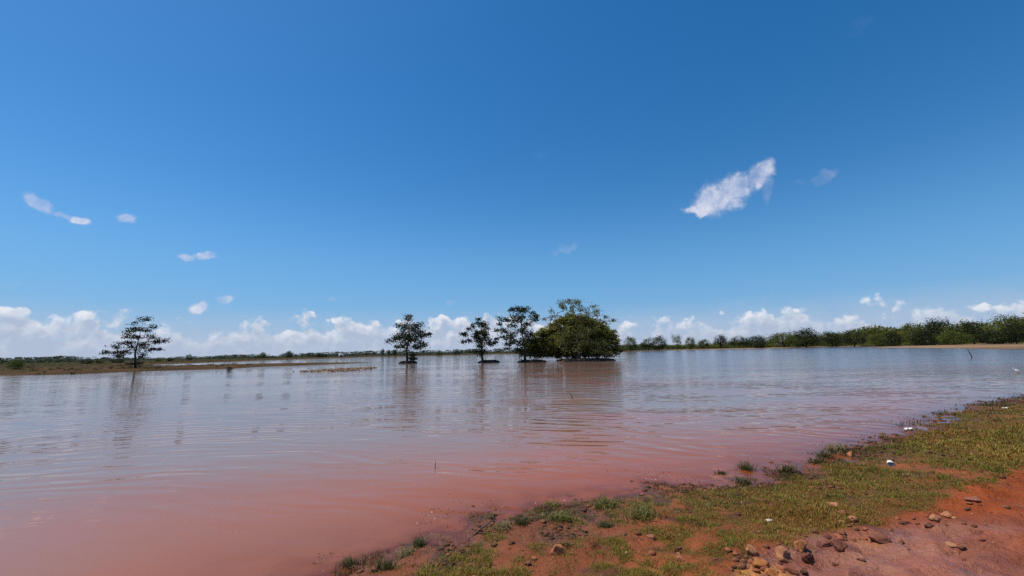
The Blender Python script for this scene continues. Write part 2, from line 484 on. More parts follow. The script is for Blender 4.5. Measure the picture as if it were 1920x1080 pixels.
def make_water_mat():
    m, n, out = mat("muddy_water")
    pos = n.node('ShaderNodeNewGeometry').outputs['Position']
    dep = attr(n, 'depth').outputs['Fac']
    calm = attr(n, 'calm').outputs['Fac']
    silt = attr(n, 'silt').outputs['Fac']
    dist = n.v('LENGTH', pos)
    # ripples: crests run across the view, bent by slow noise
    wv = n.v('SUBTRACT', n.noise(pos, 0.10, 2, 0.5, color=True), (0.5, 0.5, 0.5))
    pw = n.v('ADD', pos, n.v('SCALE', wv, 3.0))
    px, py, _ = n.sep(pw)
    ra = n.noise(n.xyz(n.m('MULTIPLY', n.m('ADD', px, n.m('MULTIPLY', py, -0.1)), 0.55), n.m('MULTIPLY', n.m('ADD', py, n.m('MULTIPLY', px, 0.22)), 2.6), 0.0), 1.0, 1.5, 0.45)
    rb = n.noise(n.xyz(n.m('MULTIPLY', n.m('ADD', px, n.m('MULTIPLY', py, 0.3)), 0.8), n.m('MULTIPLY', n.m('ADD', py, n.m('MULTIPLY', px, -0.25)), 3.4), 4.0), 1.0, 1.5, 0.45)
    rc = n.noise(pos, 9.0, 2, 0.5)
    patch = n.smooth(n.noise(n.v('MULTIPLY', pos, (0.05, 0.14, 0.1)), 1.0, 3, 0.55), 0.38, 0.62, 0.35, 1.0)
    ph = n.m('MULTIPLY_ADD', n.v('DISTANCE', pw, (-5.0, -2.0, 0.0)), 14.5, n.m('MULTIPLY', n.noise(n.v('MULTIPLY', pos, (0.35, 0.9, 0.1)), 1.0, 2, 0.5), 22.0))
    tr_ = n.m('SINE', ph)
    trm = n.smooth(n.noise(n.v('MULTIPLY', pos, (0.18, 0.35, 0.1)), 1.0, 2, 0.5), 0.36, 0.62)
    train = n.m('MULTIPLY', n.m('MULTIPLY', tr_, trm), n.smooth(dist, 12.0, 34.0, 1.0, 0.0))
    h = n.m('ADD', n.m('MULTIPLY', n.m('ADD', ra, n.m('MULTIPLY', rb, 0.6)), 0.034), n.m('MULTIPLY_ADD', train, 0.0090, n.m('MULTIPLY', rc, 0.003)))
    h = n.m('MULTIPLY', h, n.m('MULTIPLY', patch, n.m('SUBTRACT', 1.0, calm)))
    bmp = n.node('ShaderNodeBump')
    bmp.inputs['Distance'].default_value = 1.0
    bmp.inputs['Strength'].default_value = 1.0
    n.put(bmp.inputs['Height'], h)
    # silt-laden body of the water; the far colour also holds silvery sky reflection
    tone = n.noise(n.v('MULTIPLY', pos, (0.12, 0.25, 0.1)), 1.0, 3, 0.6)
    c = n.mix(n.smooth(tone, 0.3, 0.7), (0.280, 0.080, 0.026), (0.340, 0.088, 0.024))
    c = n.mix(silt, n.mix(n.smooth(tone, 0.46, 0.60), (0.245, 0.165, 0.132), n.mix(n.smooth(n.m('DIVIDE', n.sep(pos)[0], n.m('MAXIMUM', n.sep(pos)[1], 4.0)), -0.15, 0.3), (0.250, 0.160, 0.130), (0.290, 0.132, 0.098))), c)
    wind = attr(n, 'wind').outputs['Fac']
    body = n.node('ShaderNodeBsdfDiffuse')
    n.put(body.inputs['Color'], c)
    clear = n.node('ShaderNodeBsdfTransparent')
    clear.inputs['Color'].default_value = (0.80, 0.55, 0.48, 1)
    op = n.m('SUBTRACT', 1.0, n.m('EXPONENT', n.m('MULTIPLY', n.m('MAXIMUM', dep, 0.0), -38.0)))
    op = n.m('ADD', 0.25, n.m('MULTIPLY', op, 0.75))
    mx = n.node('ShaderNodeMixShader')
    n.put(mx.inputs[0], op)
    n.l.new(clear.outputs[0], mx.inputs[1]); n.l.new(body.outputs[0], mx.inputs[2])
    gl = n.node('ShaderNodeBsdfGlossy')
    n.put(gl.inputs['Roughness'], n.m('MULTIPLY_ADD', attr(n, 'wind').outputs['Fac'], 0.12, 0.02))
    n.l.new(bmp.outputs[0], gl.inputs['Normal'])
    fr = n.node('ShaderNodeFresnel')
    fr.inputs['IOR'].default_value = 1.333
    n.l.new(bmp.outputs[0], fr.inputs['Normal'])
    mg = n.node('ShaderNodeMixShader')
    n.put(mg.inputs[0], fr.outputs[0])
    n.l.new(mx.outputs[0], mg.inputs[1]); n.l.new(gl.outputs[0], mg.inputs[2])
    n.l.new(mg.outputs[0], out.inputs[0])
    return m

def make_leaf_mat(name, base, trans=0.25, rough=0.55):
    m, n, out = mat(name)
    c = n.mix(1.0, attr(n).outputs['Color'], base, 'MULTIPLY')
    p = n.node('ShaderNodeBsdfPrincipled')
    n.put(p.inputs['Base Color'], c)
    p.inputs['Roughness'].default_value = rough
    p.inputs['Specular IOR Level'].default_value = 0.10
    t = n.node('ShaderNodeBsdfTranslucent')
    n.put(t.inputs['Color'], n.mix(1.0, c, (1.1, 1.2, 0.5), 'MULTIPLY'))
    mx = n.node('ShaderNodeMixShader')
    mx.inputs[0].default_value = trans
    n.l.new(p.outputs[0], mx.inputs[1]); n.l.new(t.outputs[0], mx.inputs[2])
    n.l.new(mx.outputs[0], out.inputs[0])
    return m

def make_rough_mat(name, color, var=0.5, scale=6.0, rough=0.85, bump=0.02, tint=False, spec=0.25, second=None):
    m, n, out = mat(name)
    obj = n.node('ShaderNodeTexCoord').outputs['Object']
    rnd = n.node('ShaderNodeObjectInfo').outputs['Random']
    v = n.v('ADD', obj, n.xyz(n.m('MULTIPLY', rnd, 37.0), n.m('MULTIPLY', rnd, 11.0), 0.0))
    f = n.noise(v, scale, 6, 0.65)
    f2 = n.noise(v, scale * 4.5, 3, 0.6)
    k = n.m('ADD', 1.0 - var, n.m('MULTIPLY', n.m('ADD', f, n.m('MULTIPLY', f2, 0.4)), var * 1.45))
    c = n.mix(1.0, color, n.xyz(k, k, k), 'MULTIPLY')
    if second is not None:
        c = n.mix(n.smooth(f, 0.45, 0.62), c, second)
    if tint:
        c = n.mix(1.0, c, attr(n).outputs['Color'], 'MULTIPLY')
    bsdf(n, out, c, rough, spec, n.m('ADD', f, n.m('MULTIPLY', f2, 0.3)), bump, 0.9)
    return m

M_GROUND = make_ground_mat()
M_WATER = make_water_mat()
M_LEAF_DARK = make_leaf_mat("dark_leaves", (0.026, 0.033, 0.012), 0.12)
M_LEAF_DRY = make_leaf_mat("sparse_leaves", (0.028, 0.026, 0.014), 0.10)
M_LEAF_DOME = make_leaf_mat("dense_leaves", (0.128, 0.125, 0.042), 0.32)
M_LEAF_FAR = make_leaf_mat("far_leaves", (0.092, 0.104, 0.028), 0.2, 0.7)
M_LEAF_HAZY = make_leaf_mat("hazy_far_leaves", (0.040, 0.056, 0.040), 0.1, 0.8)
M_BARK = make_rough_mat("bark", (0.06, 0.05, 0.042), 0.6, 3.0, 0.9, 0.03)
M_MOUND = make_rough_mat("dark_root_earth", (0.035, 0.027, 0.021), 0.6, 2.0, 0.95, 0.06)
M_GRASS = make_leaf_mat("grass_blades", (1, 1, 1), 0.25, 0.6)
M_WHITE = make_rough_mat("white_litter", (0.66, 0.63, 0.57), 0.35, 25.0, 0.5, 0.004)
M_FEATHER = make_rough_mat("white_feathers", (0.85, 0.85, 0.84), 0.08, 30.0, 0.7, 0.004)
M_BEAK = make_rough_mat("beak_horn", (0.30, 0.20, 0.05), 0.2, 30.0, 0.5, 0.001)
M_LEG = make_rough_mat("dark_leg_skin", (0.03, 0.03, 0.03), 0.2, 30.0, 0.6, 0.001)
M_WOOD = make_rough_mat("weathered_wood", (0.10, 0.065, 0.045), 0.6, 14.0, 0.85, 0.006)
M_PLASTER = make_rough_mat("pale_plaster", (0.75, 0.74, 0.70), 0.12, 2.0, 0.8, 0.005)
M_TIN = make_rough_mat("dull_tin_roof", (0.28, 0.24, 0.22), 0.3, 2.0, 0.6, 0.005)
M_DARK = make_rough_mat("dark_opening", (0.03, 0.03, 0.035), 0.3, 2.0, 0.5, 0.002)

# ------------------------------------------------------------------ ground: one sheet out to the horizon
gxs = axis(-3500, 3500, -1.2, 6.6, 0.03, 0.0215)
gys = axis(-60, 4000, 1.6, 6.2, 0.03, 0.0215)
X, Y = np.meshgrid(gxs, gys)
XF, YF = X.ravel(), Y.ravel()
H, D1, DP, D2 = height(XF, YF)
nx, ny = len(gxs), len(gys)
ii = (np.arange(ny - 1)[:, None] * nx + np.arange(nx - 1)[None, :]).ravel()
quads = np.stack([ii, ii + 1, ii + 1 + nx, ii + nx], axis=1)

def grass_amount(x, y, d1, dp):
    n1 = fbm(x * 0.9, y * 0.9, 101, 3); n2 = fbm(x * 3.5, y * 3.5, 111, 3)
    # left part of the bank is patchy, right part a closed sward
    closed = sstep(x + 0.25 * (y - 3.0), 1.2, 3.2)
    n3 = fbm(x * 8, y * 8, 117, 2)
    g = 0.30 + 0.72 * closed + n1 * 1.4 + n2 * (2.0 - 0.9 * closed) + n3 * (2.0 - 1.0 * closed)
    g = g * sstep(d1 + 0.35 * n2, 0.05, 0.55 - 0.2 * closed)
    g = g * (1 - sstep(dp + 0.5 * n2 + 0.15 * n1, -0.12, 0.12))
    return np.clip(g, 0, 1)

G = grass_amount(XF, YF, D1, DP)
GRID.update(x=gxs, y=gys, H=H.reshape(ny, nx), D1=D1.reshape(ny, nx), DP=DP.reshape(ny, nx), D2=D2.reshape(ny, nx), G=G.reshape(ny, nx))
n1 = fbm(XF * 0.8, YF * 0.8, 61, 4)[:, None]; n2 = fbm(XF * 2.4, YF * 2.4, 71, 4)[:, None]
streak = fbm((XF * 0.85 + YF * 0.5) * 1.2, (YF * 0.85 - XF * 0.5) * 4.5, 83, 4)[:, None]
red_bank = np.array([0.205, 0.060, 0.022]); red_path = np.array([0.225, 0.052, 0.015]); pink = np.array([0.235, 0.074, 0.040])
ochre = np.array([0.42, 0.17, 0.045]); sward = np.array([0.105, 0.055, 0.014]); grey = np.array([0.225, 0.095, 0.075])
c = np.broadcast_to(red_bank, (len(XF), 3)) * (1 + 0.9 * n1)
muck = sstep(fbm(XF * 3.1, YF * 3.1, 131, 4), 0.06, 0.2)[:, None] * 0.75
c = c * (1 - muck) + np.array([0.060, 0.030, 0.020]) * muck
c = c * (1 - 0.8 * G[:, None]) + sward * (0.8 * G[:, None])
inp = sstep(DP + 0.25 * n2[:, 0], -0.08, 0.08)[:, None]
right = sstep(XF - 0.9 * (YF - 3.0) + 0.7 * n1[:, 0], 2.6, 4.2)[:, None]
right = np.maximum(right, sstep(YF, 3.9, 4.6)[:, None])
pc = pink * (1 - right) + red_path * right
pc = pc * (1 + 0.7 * n2)
pale = sstep(fbm(XF * 1.9 + 3, YF * 3.4, 141, 4), 0.05, 0.25)[:, None] * 0.55
pale = pale * (1 - 0.7 * right)
pc = pc * (1 - pale) + np.array([0.33, 0.135, 0.075]) * pale
ga = sstep(streak, 0.02, 0.22) * (1 - right) * 0.7
pc = pc * (1 - ga) + grey * ga
oc = sstep(0.55 - np.abs(DP - 0.18) * 2.2 + 1.6 * n2[:, 0] + 0.8 * streak[:, 0], 0.28, 0.6)[:, None] * (1 - sstep(YF, 3.3, 4.3))[:, None]
oc = np.maximum(oc, (sstep(streak[:, 0] * 1.2 + n2[:, 0], 0.24, 0.42)[:, None]) * (1 - right) * 0.8)
pc = pc * (1 - oc) + ochre * oc
c = c * (1 - inp) + pc * inp
far = (D2 > D1)[:, None]
f1 = fbm(XF * 0.06, YF * 0.06, 91, 4)[:, None]; f2 = fbm(XF * 0.25, YF * 0.25, 95, 3)[:, None]
fc = np.array([0.066, 0.038, 0.015]) * (1 + 1.2 * f2)
gm = sstep(D2 + 60 * f1[:, 0], 8, 38)[:, None]
fc = fc * (1 - gm) + np.array([0.040, 0.034, 0.010]) * (1 + 0.9 * f2) * gm
sandy = (sstep(XF, 60, 140) * (1 - sstep(D2, 10, 60)))[:, None]
fc = fc * (1 - sandy) + np.array([0.235, 0.150, 0.090]) * (1 + 0.5 * f2) * sandy
c = np.where(far, fc, c)
# damp rim along the water
damp = np.exp(-np.maximum(H, 0) / 0.02)[:, None]
c = c * (1 - 0.35 * damp)
wet = np.clip(np.exp(-np.maximum(H, 0) / 0.05) + inp[:, 0] * (1 - right[:, 0]) * 0.8, 0, 1) * (~far[:, 0])
ground = link("ground", np_mesh("ground", np.stack([XF, YF, H], axis=1), [quads], np.clip(c, 0.01, 0.8), True, {"wet": wet}), M_GROUND)
tag(ground, kind="structure")

# ------------------------------------------------------------------ water
wxs = np.unique(np.concatenate([gxs[::2], [gxs[-1]]])); wys = np.unique(np.concatenate([gys[::2], [gys[-1]]]))
WX, WY = np.meshgrid(wxs, wys)
WXF, WYF = WX.ravel(), WY.ravel()
HW, WD1 = look(WXF, WYF), look(WXF, WYF, 'D1')
nx, ny = len(wxs), len(wys)
ii = (np.arange(ny - 1)[:, None] * nx + np.arange(nx - 1)[None, :]).ravel()
quads = np.stack([ii, ii + 1, ii + 1 + nx, ii + nx], axis=1)
keep = (HW[quads].min(axis=1) < 0.03)
quads = quads[keep]
used = np.unique(quads)
remap = np.full(len(WXF), -1); remap[used] = np.arange(len(used))
calm = np.exp(-np.maximum(-WD1[used], 0) / 1.4) * 0.85
calm = np.maximum(calm, 0.75 * (1 - sstep(WYF[used] + 0.25 * WXF[used], 2.5, 6.0)))
silt = 1 - sstep(WYF[used] - 0.58 * np.clip(WXF[used], -9, 9) + 5.0 * fbm(WXF[used] * 0.16, WYF[used] * 0.3, 444, 4), 3.6, 11.5)
wind = sstep(WXF[used] / np.maximum(WYF[used], 4.0), 0.16, 0.36) * sstep(WYF[used], 14, 36)
water = link("water", np_mesh("water", np.stack([WXF[used], WYF[used], np.zeros(len(used))], axis=1), [remap[quads]], None, True,
             {"depth": -HW[used], "calm": calm, "silt": silt, "wind": wind}), M_WATER)
tag(water, kind="structure")

# ------------------------------------------------------------------ trees
def leaf_quads(rng, centers, n_each, rad, size, flat=0.7, tint_c=None, up=0.5, jitter=0.35):
    """rhombic leaf faces scattered round each centre; returns verts, quads, colours"""
    C = np.repeat(centers, n_each, axis=0)
    N = len(C)
    off = rng.normal(0, 0.5, (N, 3))
    off *= np.array([1, 1, flat])
    r = np.repeat(rad, n_each)[:, None] if np.ndim(rad) else rad
    P0 = C + off * r
    nrm = rng.normal(0, 1, (N, 3)); nrm[:, 2] += up * 2
    nrm /= np.linalg.norm(nrm, axis=1, keepdims=True)
    a = np.cross(nrm, rng.normal(0, 1, (N, 3))); a /= np.linalg.norm(a, axis=1, keepdims=True) + 1e-9
    b = np.cross(nrm, a)
    s = size * rng.uniform(0.6, 1.4, (N, 1))
    V = np.stack([P0 - a * s, P0 + b * s * 0.5, P0 + a * s, P0 - b * s * 0.5], axis=1).reshape(-1, 3)
    Q = np.arange(N * 4).reshape(N, 4)
    tc = np.ones((len(centers), 3)) if tint_c is None else tint_c
    col = np.repeat(tc, n_each, axis=0) * rng.uniform(1 - jitter, 1 + jitter, (N, 1))
    col = np.repeat(col, 4, axis=0)
    return V, Q, col

def skeleton(rng, trunk, tips, r_tip, r_base, wig=0.12):
    """grow limbs from a trunk polyline to each leaf clump; returns (trunk pts, radii), list of limb (pts, radii)"""
    nodes = [Vector(p) for p in trunk]; parent = [-1] + list(range(len(trunk) - 1))
    ntr = len(trunk)
    order = sorted(range(len(tips)), key=lambda i: min((Vector(tips[i]) - n).length for n in nodes))
    chains = []
    for i in order:
        t = Vector(tips[i])
        best, bj = 1e9, 0
        for j, n in enumerate(nodes):
            if j < max(1, ntr // 4): continue
            d = t - n
            cost = d.length + max(0, (n.z - t.z) + 0.15 * d.length) * 1.3
            if cost < best: best, bj = cost, j
        n0 = nodes[bj]; d = t - n0
        k = max(2, min(5, int(d.length / 0.45) + 1))
        ch = [bj]
        prev = bj
        for s in range(1, k + 1):
            f = s / k
            p = n0 + d * f
            sag = math.sin(f * math.pi) * d.length
            p = p + Vector((rng.normal() * wig, rng.normal() * wig, rng.normal() * wig + 0.10)) * sag * 0.6
            nodes.append(p); parent.append(prev); prev = len(nodes) - 1
            ch.append(prev)
        chains.append(ch)
    cnt = [0] * len(nodes)
    for ch in chains:
        j = ch[-1]
        while j != -1:
            cnt[j] += 1; j = parent[j]
    mx = max(cnt)
    def rad(j): return r_tip + (r_base - r_tip) * (max(cnt[j], 0.2) / mx) ** 0.75
    tr = ([nodes[j] for j in range(ntr)], [max(rad(j), r_tip) * (1.35 if j == 0 else 1.0) for j in range(ntr)])
    limbs = []
    for ch in chains:
        rs = [min(rad(ch[1]), rad(ch[0]))] + [rad(j) for j in ch[1:]]
        limbs.append(([nodes[j] for j in ch], rs))
    return tr, limbs

def mound(parent, name, cx, half, depth, h, seed, nseg=26):
    """low hummock of dark earth and roots at a tree's foot; local metres"""
    rng = np.random.default_rng(seed)
    V = []; rings = [(1.0, -0.35), (0.98, 0.25), (0.88, 0.72), (0.6, 0.95), (0.25, 1.0)]
    ph = rng.uniform(0, 6.28, 4)
    for (rr, zz) in rings:
        for k in range(nseg):
            t = 2 * math.pi * k / nseg
            e = 1 + 0.10 * math.sin(3 * t + ph[0]) + 0.07 * math.sin(7 * t + ph[1]) + rng.uniform(-0.05, 0.05)
            V.append((cx + half * rr * e * math.cos(t), depth * rr * e * math.sin(t), h * zz * (1 + (rng.uniform(-0.45, 0.5) if zz > 0 else 0))))
    Q = []
    for i in range(len(rings) - 1):
        for k in range(nseg):
            k2 = (k + 1) % nseg
            Q.append((i * nseg + k, i * nseg + k2, (i + 1) * nseg + k2, (i + 1) * nseg + k))
    V.append((cx, 0, h)); T = []
    b = (len(rings) - 1) * nseg
    for k in range(nseg): T.append((b + k, b + (k + 1) % nseg, len(V) - 1))
    g = Geo(); g.add(V, Q, T)
    return link(name, g.mesh(name, False), M_MOUND, parent)

def water_tree(name, label, px, py, blobs, trunk_px, r_base, leaf_mat, seed, n_leaf, leaf, mnd=None, z=0.0, depth_k=0.75,
               clump=1.0, tints=((0.8, 0.9, 0.8), (1.25, 1.2, 1.1)), stems=(), density=22.0, group=None, dy=0.0, cat="tree", flat=0.6):
    x, y = on_plane(px, py)
    D = y + dy
    s = D / y
    x *= s
    mpp = (x * 0 + D) / FPX
    rng = np.random.default_rng(seed)
    az_view = math.atan2(x, D)
    ca_ = math.cos(az_view)
    root = empty(name, (x, D, z), -az_view)
    tag(root, label, cat, group)
    W = max(abs(b[0]) + b[2] for b in blobs)
    cents, rads = [], []
    for (dx, dz, rx, rz) in blobs:
        k = max(1, int(round(rx * rz / density)))
        dep = math.sqrt(max(0.12, 1 - (dx / W) ** 2)) * W * depth_k
        for i in range(k):
            a = rng.uniform(0, 6.283); q = math.sqrt(rng.uniform(0, 1)) * (0.0 if k == 1 else 0.85)
            cents.append(((dx + rx * q * math.cos(a)) * mpp * ca_, rng.uniform(-1, 1) * dep * mpp, (dz + rz * q * math.sin(a)) * mpp))
            rads.append(0.62 * (min(rx, rz * 1.8) + 4.0) * mpp * clump * rng.uniform(0.8, 1.2))
    cents = np.array(cents); rads = np.array(rads)
    trunk = [(tx * mpp * ca_, 0, tz * mpp) for (tx, tz) in trunk_px]
    trunk[0] = (trunk[0][0], 0, -0.15)
    tr, limbs = skeleton(rng, trunk, cents, 0.014, r_base * 0.8)
    g = Geo(); g.tube(tr[0], tr[1], 8)
    link("trunk", g.mesh("trunk", True), M_BARK, root)
    g = Geo()
    for pts, rs in limbs: g.tube(pts, rs, 5, cap=False)
    link("limbs", g.mesh("limbs", True), M_BARK, root)
    t0, t1 = np.array(tints[0]), np.array(tints[1])
    f = rng.uniform(0, 1, (len(cents), 1))
    V, Q, cc = leaf_quads(rng, cents, n_leaf, rads, leaf, flat, t0 + (t1 - t0) * f)
    # a few leaves along the outer limbs as well
    ex = []
    for pts, rs in limbs:
        for p in pts[-2:]:
            ex.append(tuple(p))
    V2, Q2, c2 = leaf_quads(rng, np.array(ex), max(3, n_leaf // 5), np.mean(rads) * 1.1, leaf, flat)
    link("crown", np_mesh("crown", np.concatenate([V, V2]), [np.concatenate([Q, Q2 + len(V)])], np.concatenate([cc, c2])), leaf_mat, root)
    for (sx, z0, z1, r) in stems:
        g = Geo()
        yy = rng.uniform(-0.25, 0.25)
        g.tube([(sx * mpp, yy, z0 * mpp), ((sx + rng.uniform(-1, 1)) * mpp, yy + rng.uniform(-.1, .1), (z0 + z1) * 0.5 * mpp), ((sx + rng.uniform(-1.5, 1.5)) * mpp, yy + rng.uniform(-.2, .2), z1 * mpp)], [r, r * 0.8, r * 0.6], 5)
        link("stem", g.mesh("stem", True), M_BARK, root)
    if mnd:
        mound(root, "root_mound", mnd[0] * mpp, mnd[1] * mpp, mnd[2], mnd[3] * mpp, seed + 5)
    return root

T1 = [(6, 92, 14, 4), (-15, 85, 8, 3), (21, 78, 10, 4), (-8, 74, 14, 5), (10, 71, 8, 6), (-19, 67, 12, 4), (24, 60, 12, 6), (-8, 57, 10, 8), (-29, 60, 8, 3),
      (49, 54, 11, 3.5), (-21, 48, 14, 6), (36, 51, 14, 4), (-41, 41, 10, 4), (15, 47, 12, 5), (-49, 31, 14, 4), (-29, 30, 16, 5), (-14, 37, 10, 6), (6, 37, 8, 6),
      (26, 37, 14, 4), (41, 36, 8, 3), (-31, 25, 10, 4), (9, 25, 8, 5), (-9, 7, 7, 5), (7, 8, 6, 6)]
water_tree("spit_tree", "thin layered tree with flat tiers of leaves standing alone on the brown spit", 254, 693, T1,
           [(0, 0), (-2, 14), (-4, 30), (-1, 50), (2, 70), (5, 90)], 0.20, M_LEAF_DRY, 11, 17, 0.15, mnd=(-2, 24, 0.9, 2.2), z=0.03, flat=0.35, density=7, clump=0.95, depth_k=0.6)
T2 = [(2, 80, 9, 6), (-10, 68, 9, 7), (15, 70, 11, 8), (0, 58, 14, 10), (22, 60, 7, 7), (-18, 50, 12, 8), (-30, 43, 8, 6), (-8, 38, 14, 8), (12, 48, 14, 9),
      (28, 48, 7, 6), (40, 53, 5, 4), (28, 35, 10, 6), (-20, 30, 6, 4), (17, 28, 10, 6), (9, 11, 4, 9), (13, 8, 3, 5)]
water_tree("islet_tree", "round crowned dark tree standing by itself in the water on a tiny islet", 764, 681, T2,
           [(0, 0), (-1, 12), (-2, 26), (1, 38), (3, 52), (3, 70)], 0.24, M_LEAF_DARK, 12, 96, 0.15, mnd=(2, 17, 1.0, 3.2))
T3 = [(-12, 79, 5, 7), (-18, 68, 6, 5), (0, 69, 8, 7), (-25, 61, 6, 5), (-12, 56, 8, 6), (3, 59, 9, 9), (-36, 51, 7, 5), (-8, 46, 10, 8), (9, 46, 9, 9),
      (-38, 39, 6, 4), (-26, 41, 8, 4), (-3, 34, 10, 7), (12, 34, 8, 6), (0, 20, 8, 8), (22, 36, 7, 3), (27, 44, 4, 4), (-13, 21, 5, 3)]
water_tree("islet_tree", "smaller narrow dark tree with forked limbs, left of the taller open tree", 906, 680, T3,
           [(0, 0), (-2, 10), (-3, 20), (-2, 34), (-2, 50), (-3, 62)], 0.22, M_LEAF_DARK, 13, 84, 0.15, mnd=(10, 20, 1.1, 3.6),
           stems=[(17, 2, 9, 0.03), (22, 2, 11, 0.03), (25, 2, 8, 0.03)])
T4 = [(-7, 102, 9, 7), (-21, 99, 7, 5), (5, 97, 8, 6), (18, 95, 5, 5), (15, 81, 9, 7), (-5, 89, 10, 8), (-22, 90, 7, 4), (22, 82, 4, 4), (-42, 81, 8, 5), (-32, 79, 6, 5),
      (-12, 76, 12, 6), (5, 71, 8, 6), (-45, 70, 5, 4), (-25, 66, 10, 5), (-5, 61, 8, 7), (-52, 60, 8, 4), (-40, 54, 10, 5), (-37, 46, 7, 5), (-20, 49, 10, 7), (5, 49, 12, 9),
      (-35, 34, 6, 4), (-22, 34, 9, 7), (-5, 34, 14, 9), (10, 34, 14, 9), (-14, 19, 10, 6), (5, 16, 16, 8), (-32, 26, 6, 3)]
water_tree("islet_tree", "tall open dark tree with gaps between its limbs, just left of the dense dome", 985, 679, T4,
           [(0, 0), (-1, 14), (-1, 30), (-4, 50), (-6, 70), (-4, 90)], 0.26, M_LEAF_DARK, 14, 66, 0.15, mnd=(11, 28, 1.2, 3.4),
           stems=[(-10, 2, 18, 0.05), (10, 2, 16, 0.05), (16, 2, 16, 0.04), (21, 2, 15, 0.05)])
T5 = [(6, 112, 9, 7), (-9, 109, 7, 6), (-26, 106, 8, 5), (-24, 96, 6, 6), (-4, 96, 8, 7), (14, 98, 9, 7), (34, 93, 10, 6), (-46, 93, 7, 4), (-44, 84, 6, 4), (6, 83, 10, 8),
      (24, 83, 10, 7), (39, 85, 5, 5), (56, 80, 8, 4), (69, 73, 4, 2.5), (-59, 78, 4, 3), (51, 70, 6, 4), (4, 62, 14, 8), (-14, 52, 16, 8), (24, 56, 14, 8), (0, 36, 20, 9), (26, 34, 18, 8),
      (-24, 34, 16, 8), (46, 30, 10, 7), (-40, 44, 10, 6), (6, 22, 16, 6), (34, 20, 16, 6), (-14, 22, 12, 6), (52, 16, 8, 5), (14, 48, 16, 8)]
water_tree("islet_tree", "tallest light green tree with airy top rising in front of the dense dome", 1084, 677, T5,
           [(0, 0), (2, 10), (2, 20), (4, 32)], 0.40, M_LEAF_DOME, 15, 46, 0.14, mnd=(15, 49, 2.0, 3.8), depth_k=0.5, tints=((0.75, 0.85, 0.9), (1.1, 1.1, 1.1)),
           stems=[(-17, 2, 17, 0.05), (-5, 2, 16, 0.07), (9, 2, 15, 0.06), (13, 2, 17, 0.03), (27, 2, 16, 0.05), (31, 2, 14, 0.03), (44, 2, 15, 0.05), (55, 2, 13, 0.04)])

def dome_tree():
    x, y = on_plane(1078, 677)
    D = 74.0; x *= D / y
    mpp = D / FPX
    root = empty("islet_tree", (x, D, 0.0))
    tag(root, "broad dense dome of green foliage, the widest tree standing in the water", "tree")
    rng = np.random.default_rng(77)
    cents, tints = [], []
    # lobes: centre dx, centre dz, rx, rz, ry in px units
    lobes = [(0, 16, 58, 70, 54), (-46, 15, 38, 46, 40), (50, 14, 34, 50, 40), (-72, 14, 18, 24, 22), (18, 30, 46, 50, 50)]
    for (lx, lz, rx, rz, ry) in lobes:
        n = int(rx * rz * 0.30)
        for i in range(n):
            v = rng.normal(0, 1, 3); v /= np.linalg.norm(v)
            under = rng.uniform() < 0.14
            v[2] = -0.05 if under else abs(v[2])
            q = rng.uniform(0.2, 0.95) if under else (rng.uniform(0.88, 1.02) if rng.uniform() < 0.8 else rng.uniform(0.5, 0.9))
            # overlapping boughs: uneven ledges over the dome
            az_ = math.atan2(v[1], v[0])
            bough = math.sin(v[2] * 15 + 2.5 * math.sin(az_ * 3 + lx) + 1.3 * math.sin(az_ * 7)) * math.sin(az_ * 5 + lx + v[2] * 4)
            q *= 1 + 0.085 * bough
            droop = rng.uniform(0, 9) * (1 + math.sin(az_ * 4 + lx)) * 0.5 if v[2] < 0.25 else 0.0
            cents.append(((lx + rx * v[0] * q) * mpp, ry * v[1] * q * mpp, (lz + rz * v[2] * q - droop) * mpp))
            g = rng.uniform(0, 1) ** 1.5
            tints.append((0.8 + 1.0 * g, 0.85 + 0.8 * g, 0.9 + 0.5 * g))
    cents = np.array(cents)
    V, Q, cc = leaf_quads(rng, cents, 26, 0.58, 0.17, 0.42, np.array(tints), up=1.0)
    link("crown", np_mesh("crown", V, [Q], cc), M_LEAF_DOME, root)
    tips = cents[rng.choice(len(cents), 90, replace=False)]
    tr, limbs = skeleton(rng, [(0, 0, -0.15), (0.05, 0.1, 0.8), (-0.05, 0.1, 1.7), (0.1, 0, 2.8), (0.0, 0, 4.5)], tips, 0.02, 0.55)
    g = Geo(); g.tube(tr[0], tr[1], 9)
    link("trunk", g.mesh("trunk", True), M_BARK, root)
    g = Geo()
    for pts, rs in limbs: g.tube(pts, rs, 5, cap=False)
    link("limbs", g.mesh("limbs", True), M_BARK, root)
    mound(root, "root_mound", 2 * mpp, 34 * mpp, 2.4, 2.6 * mpp, 9)
dome_tree()

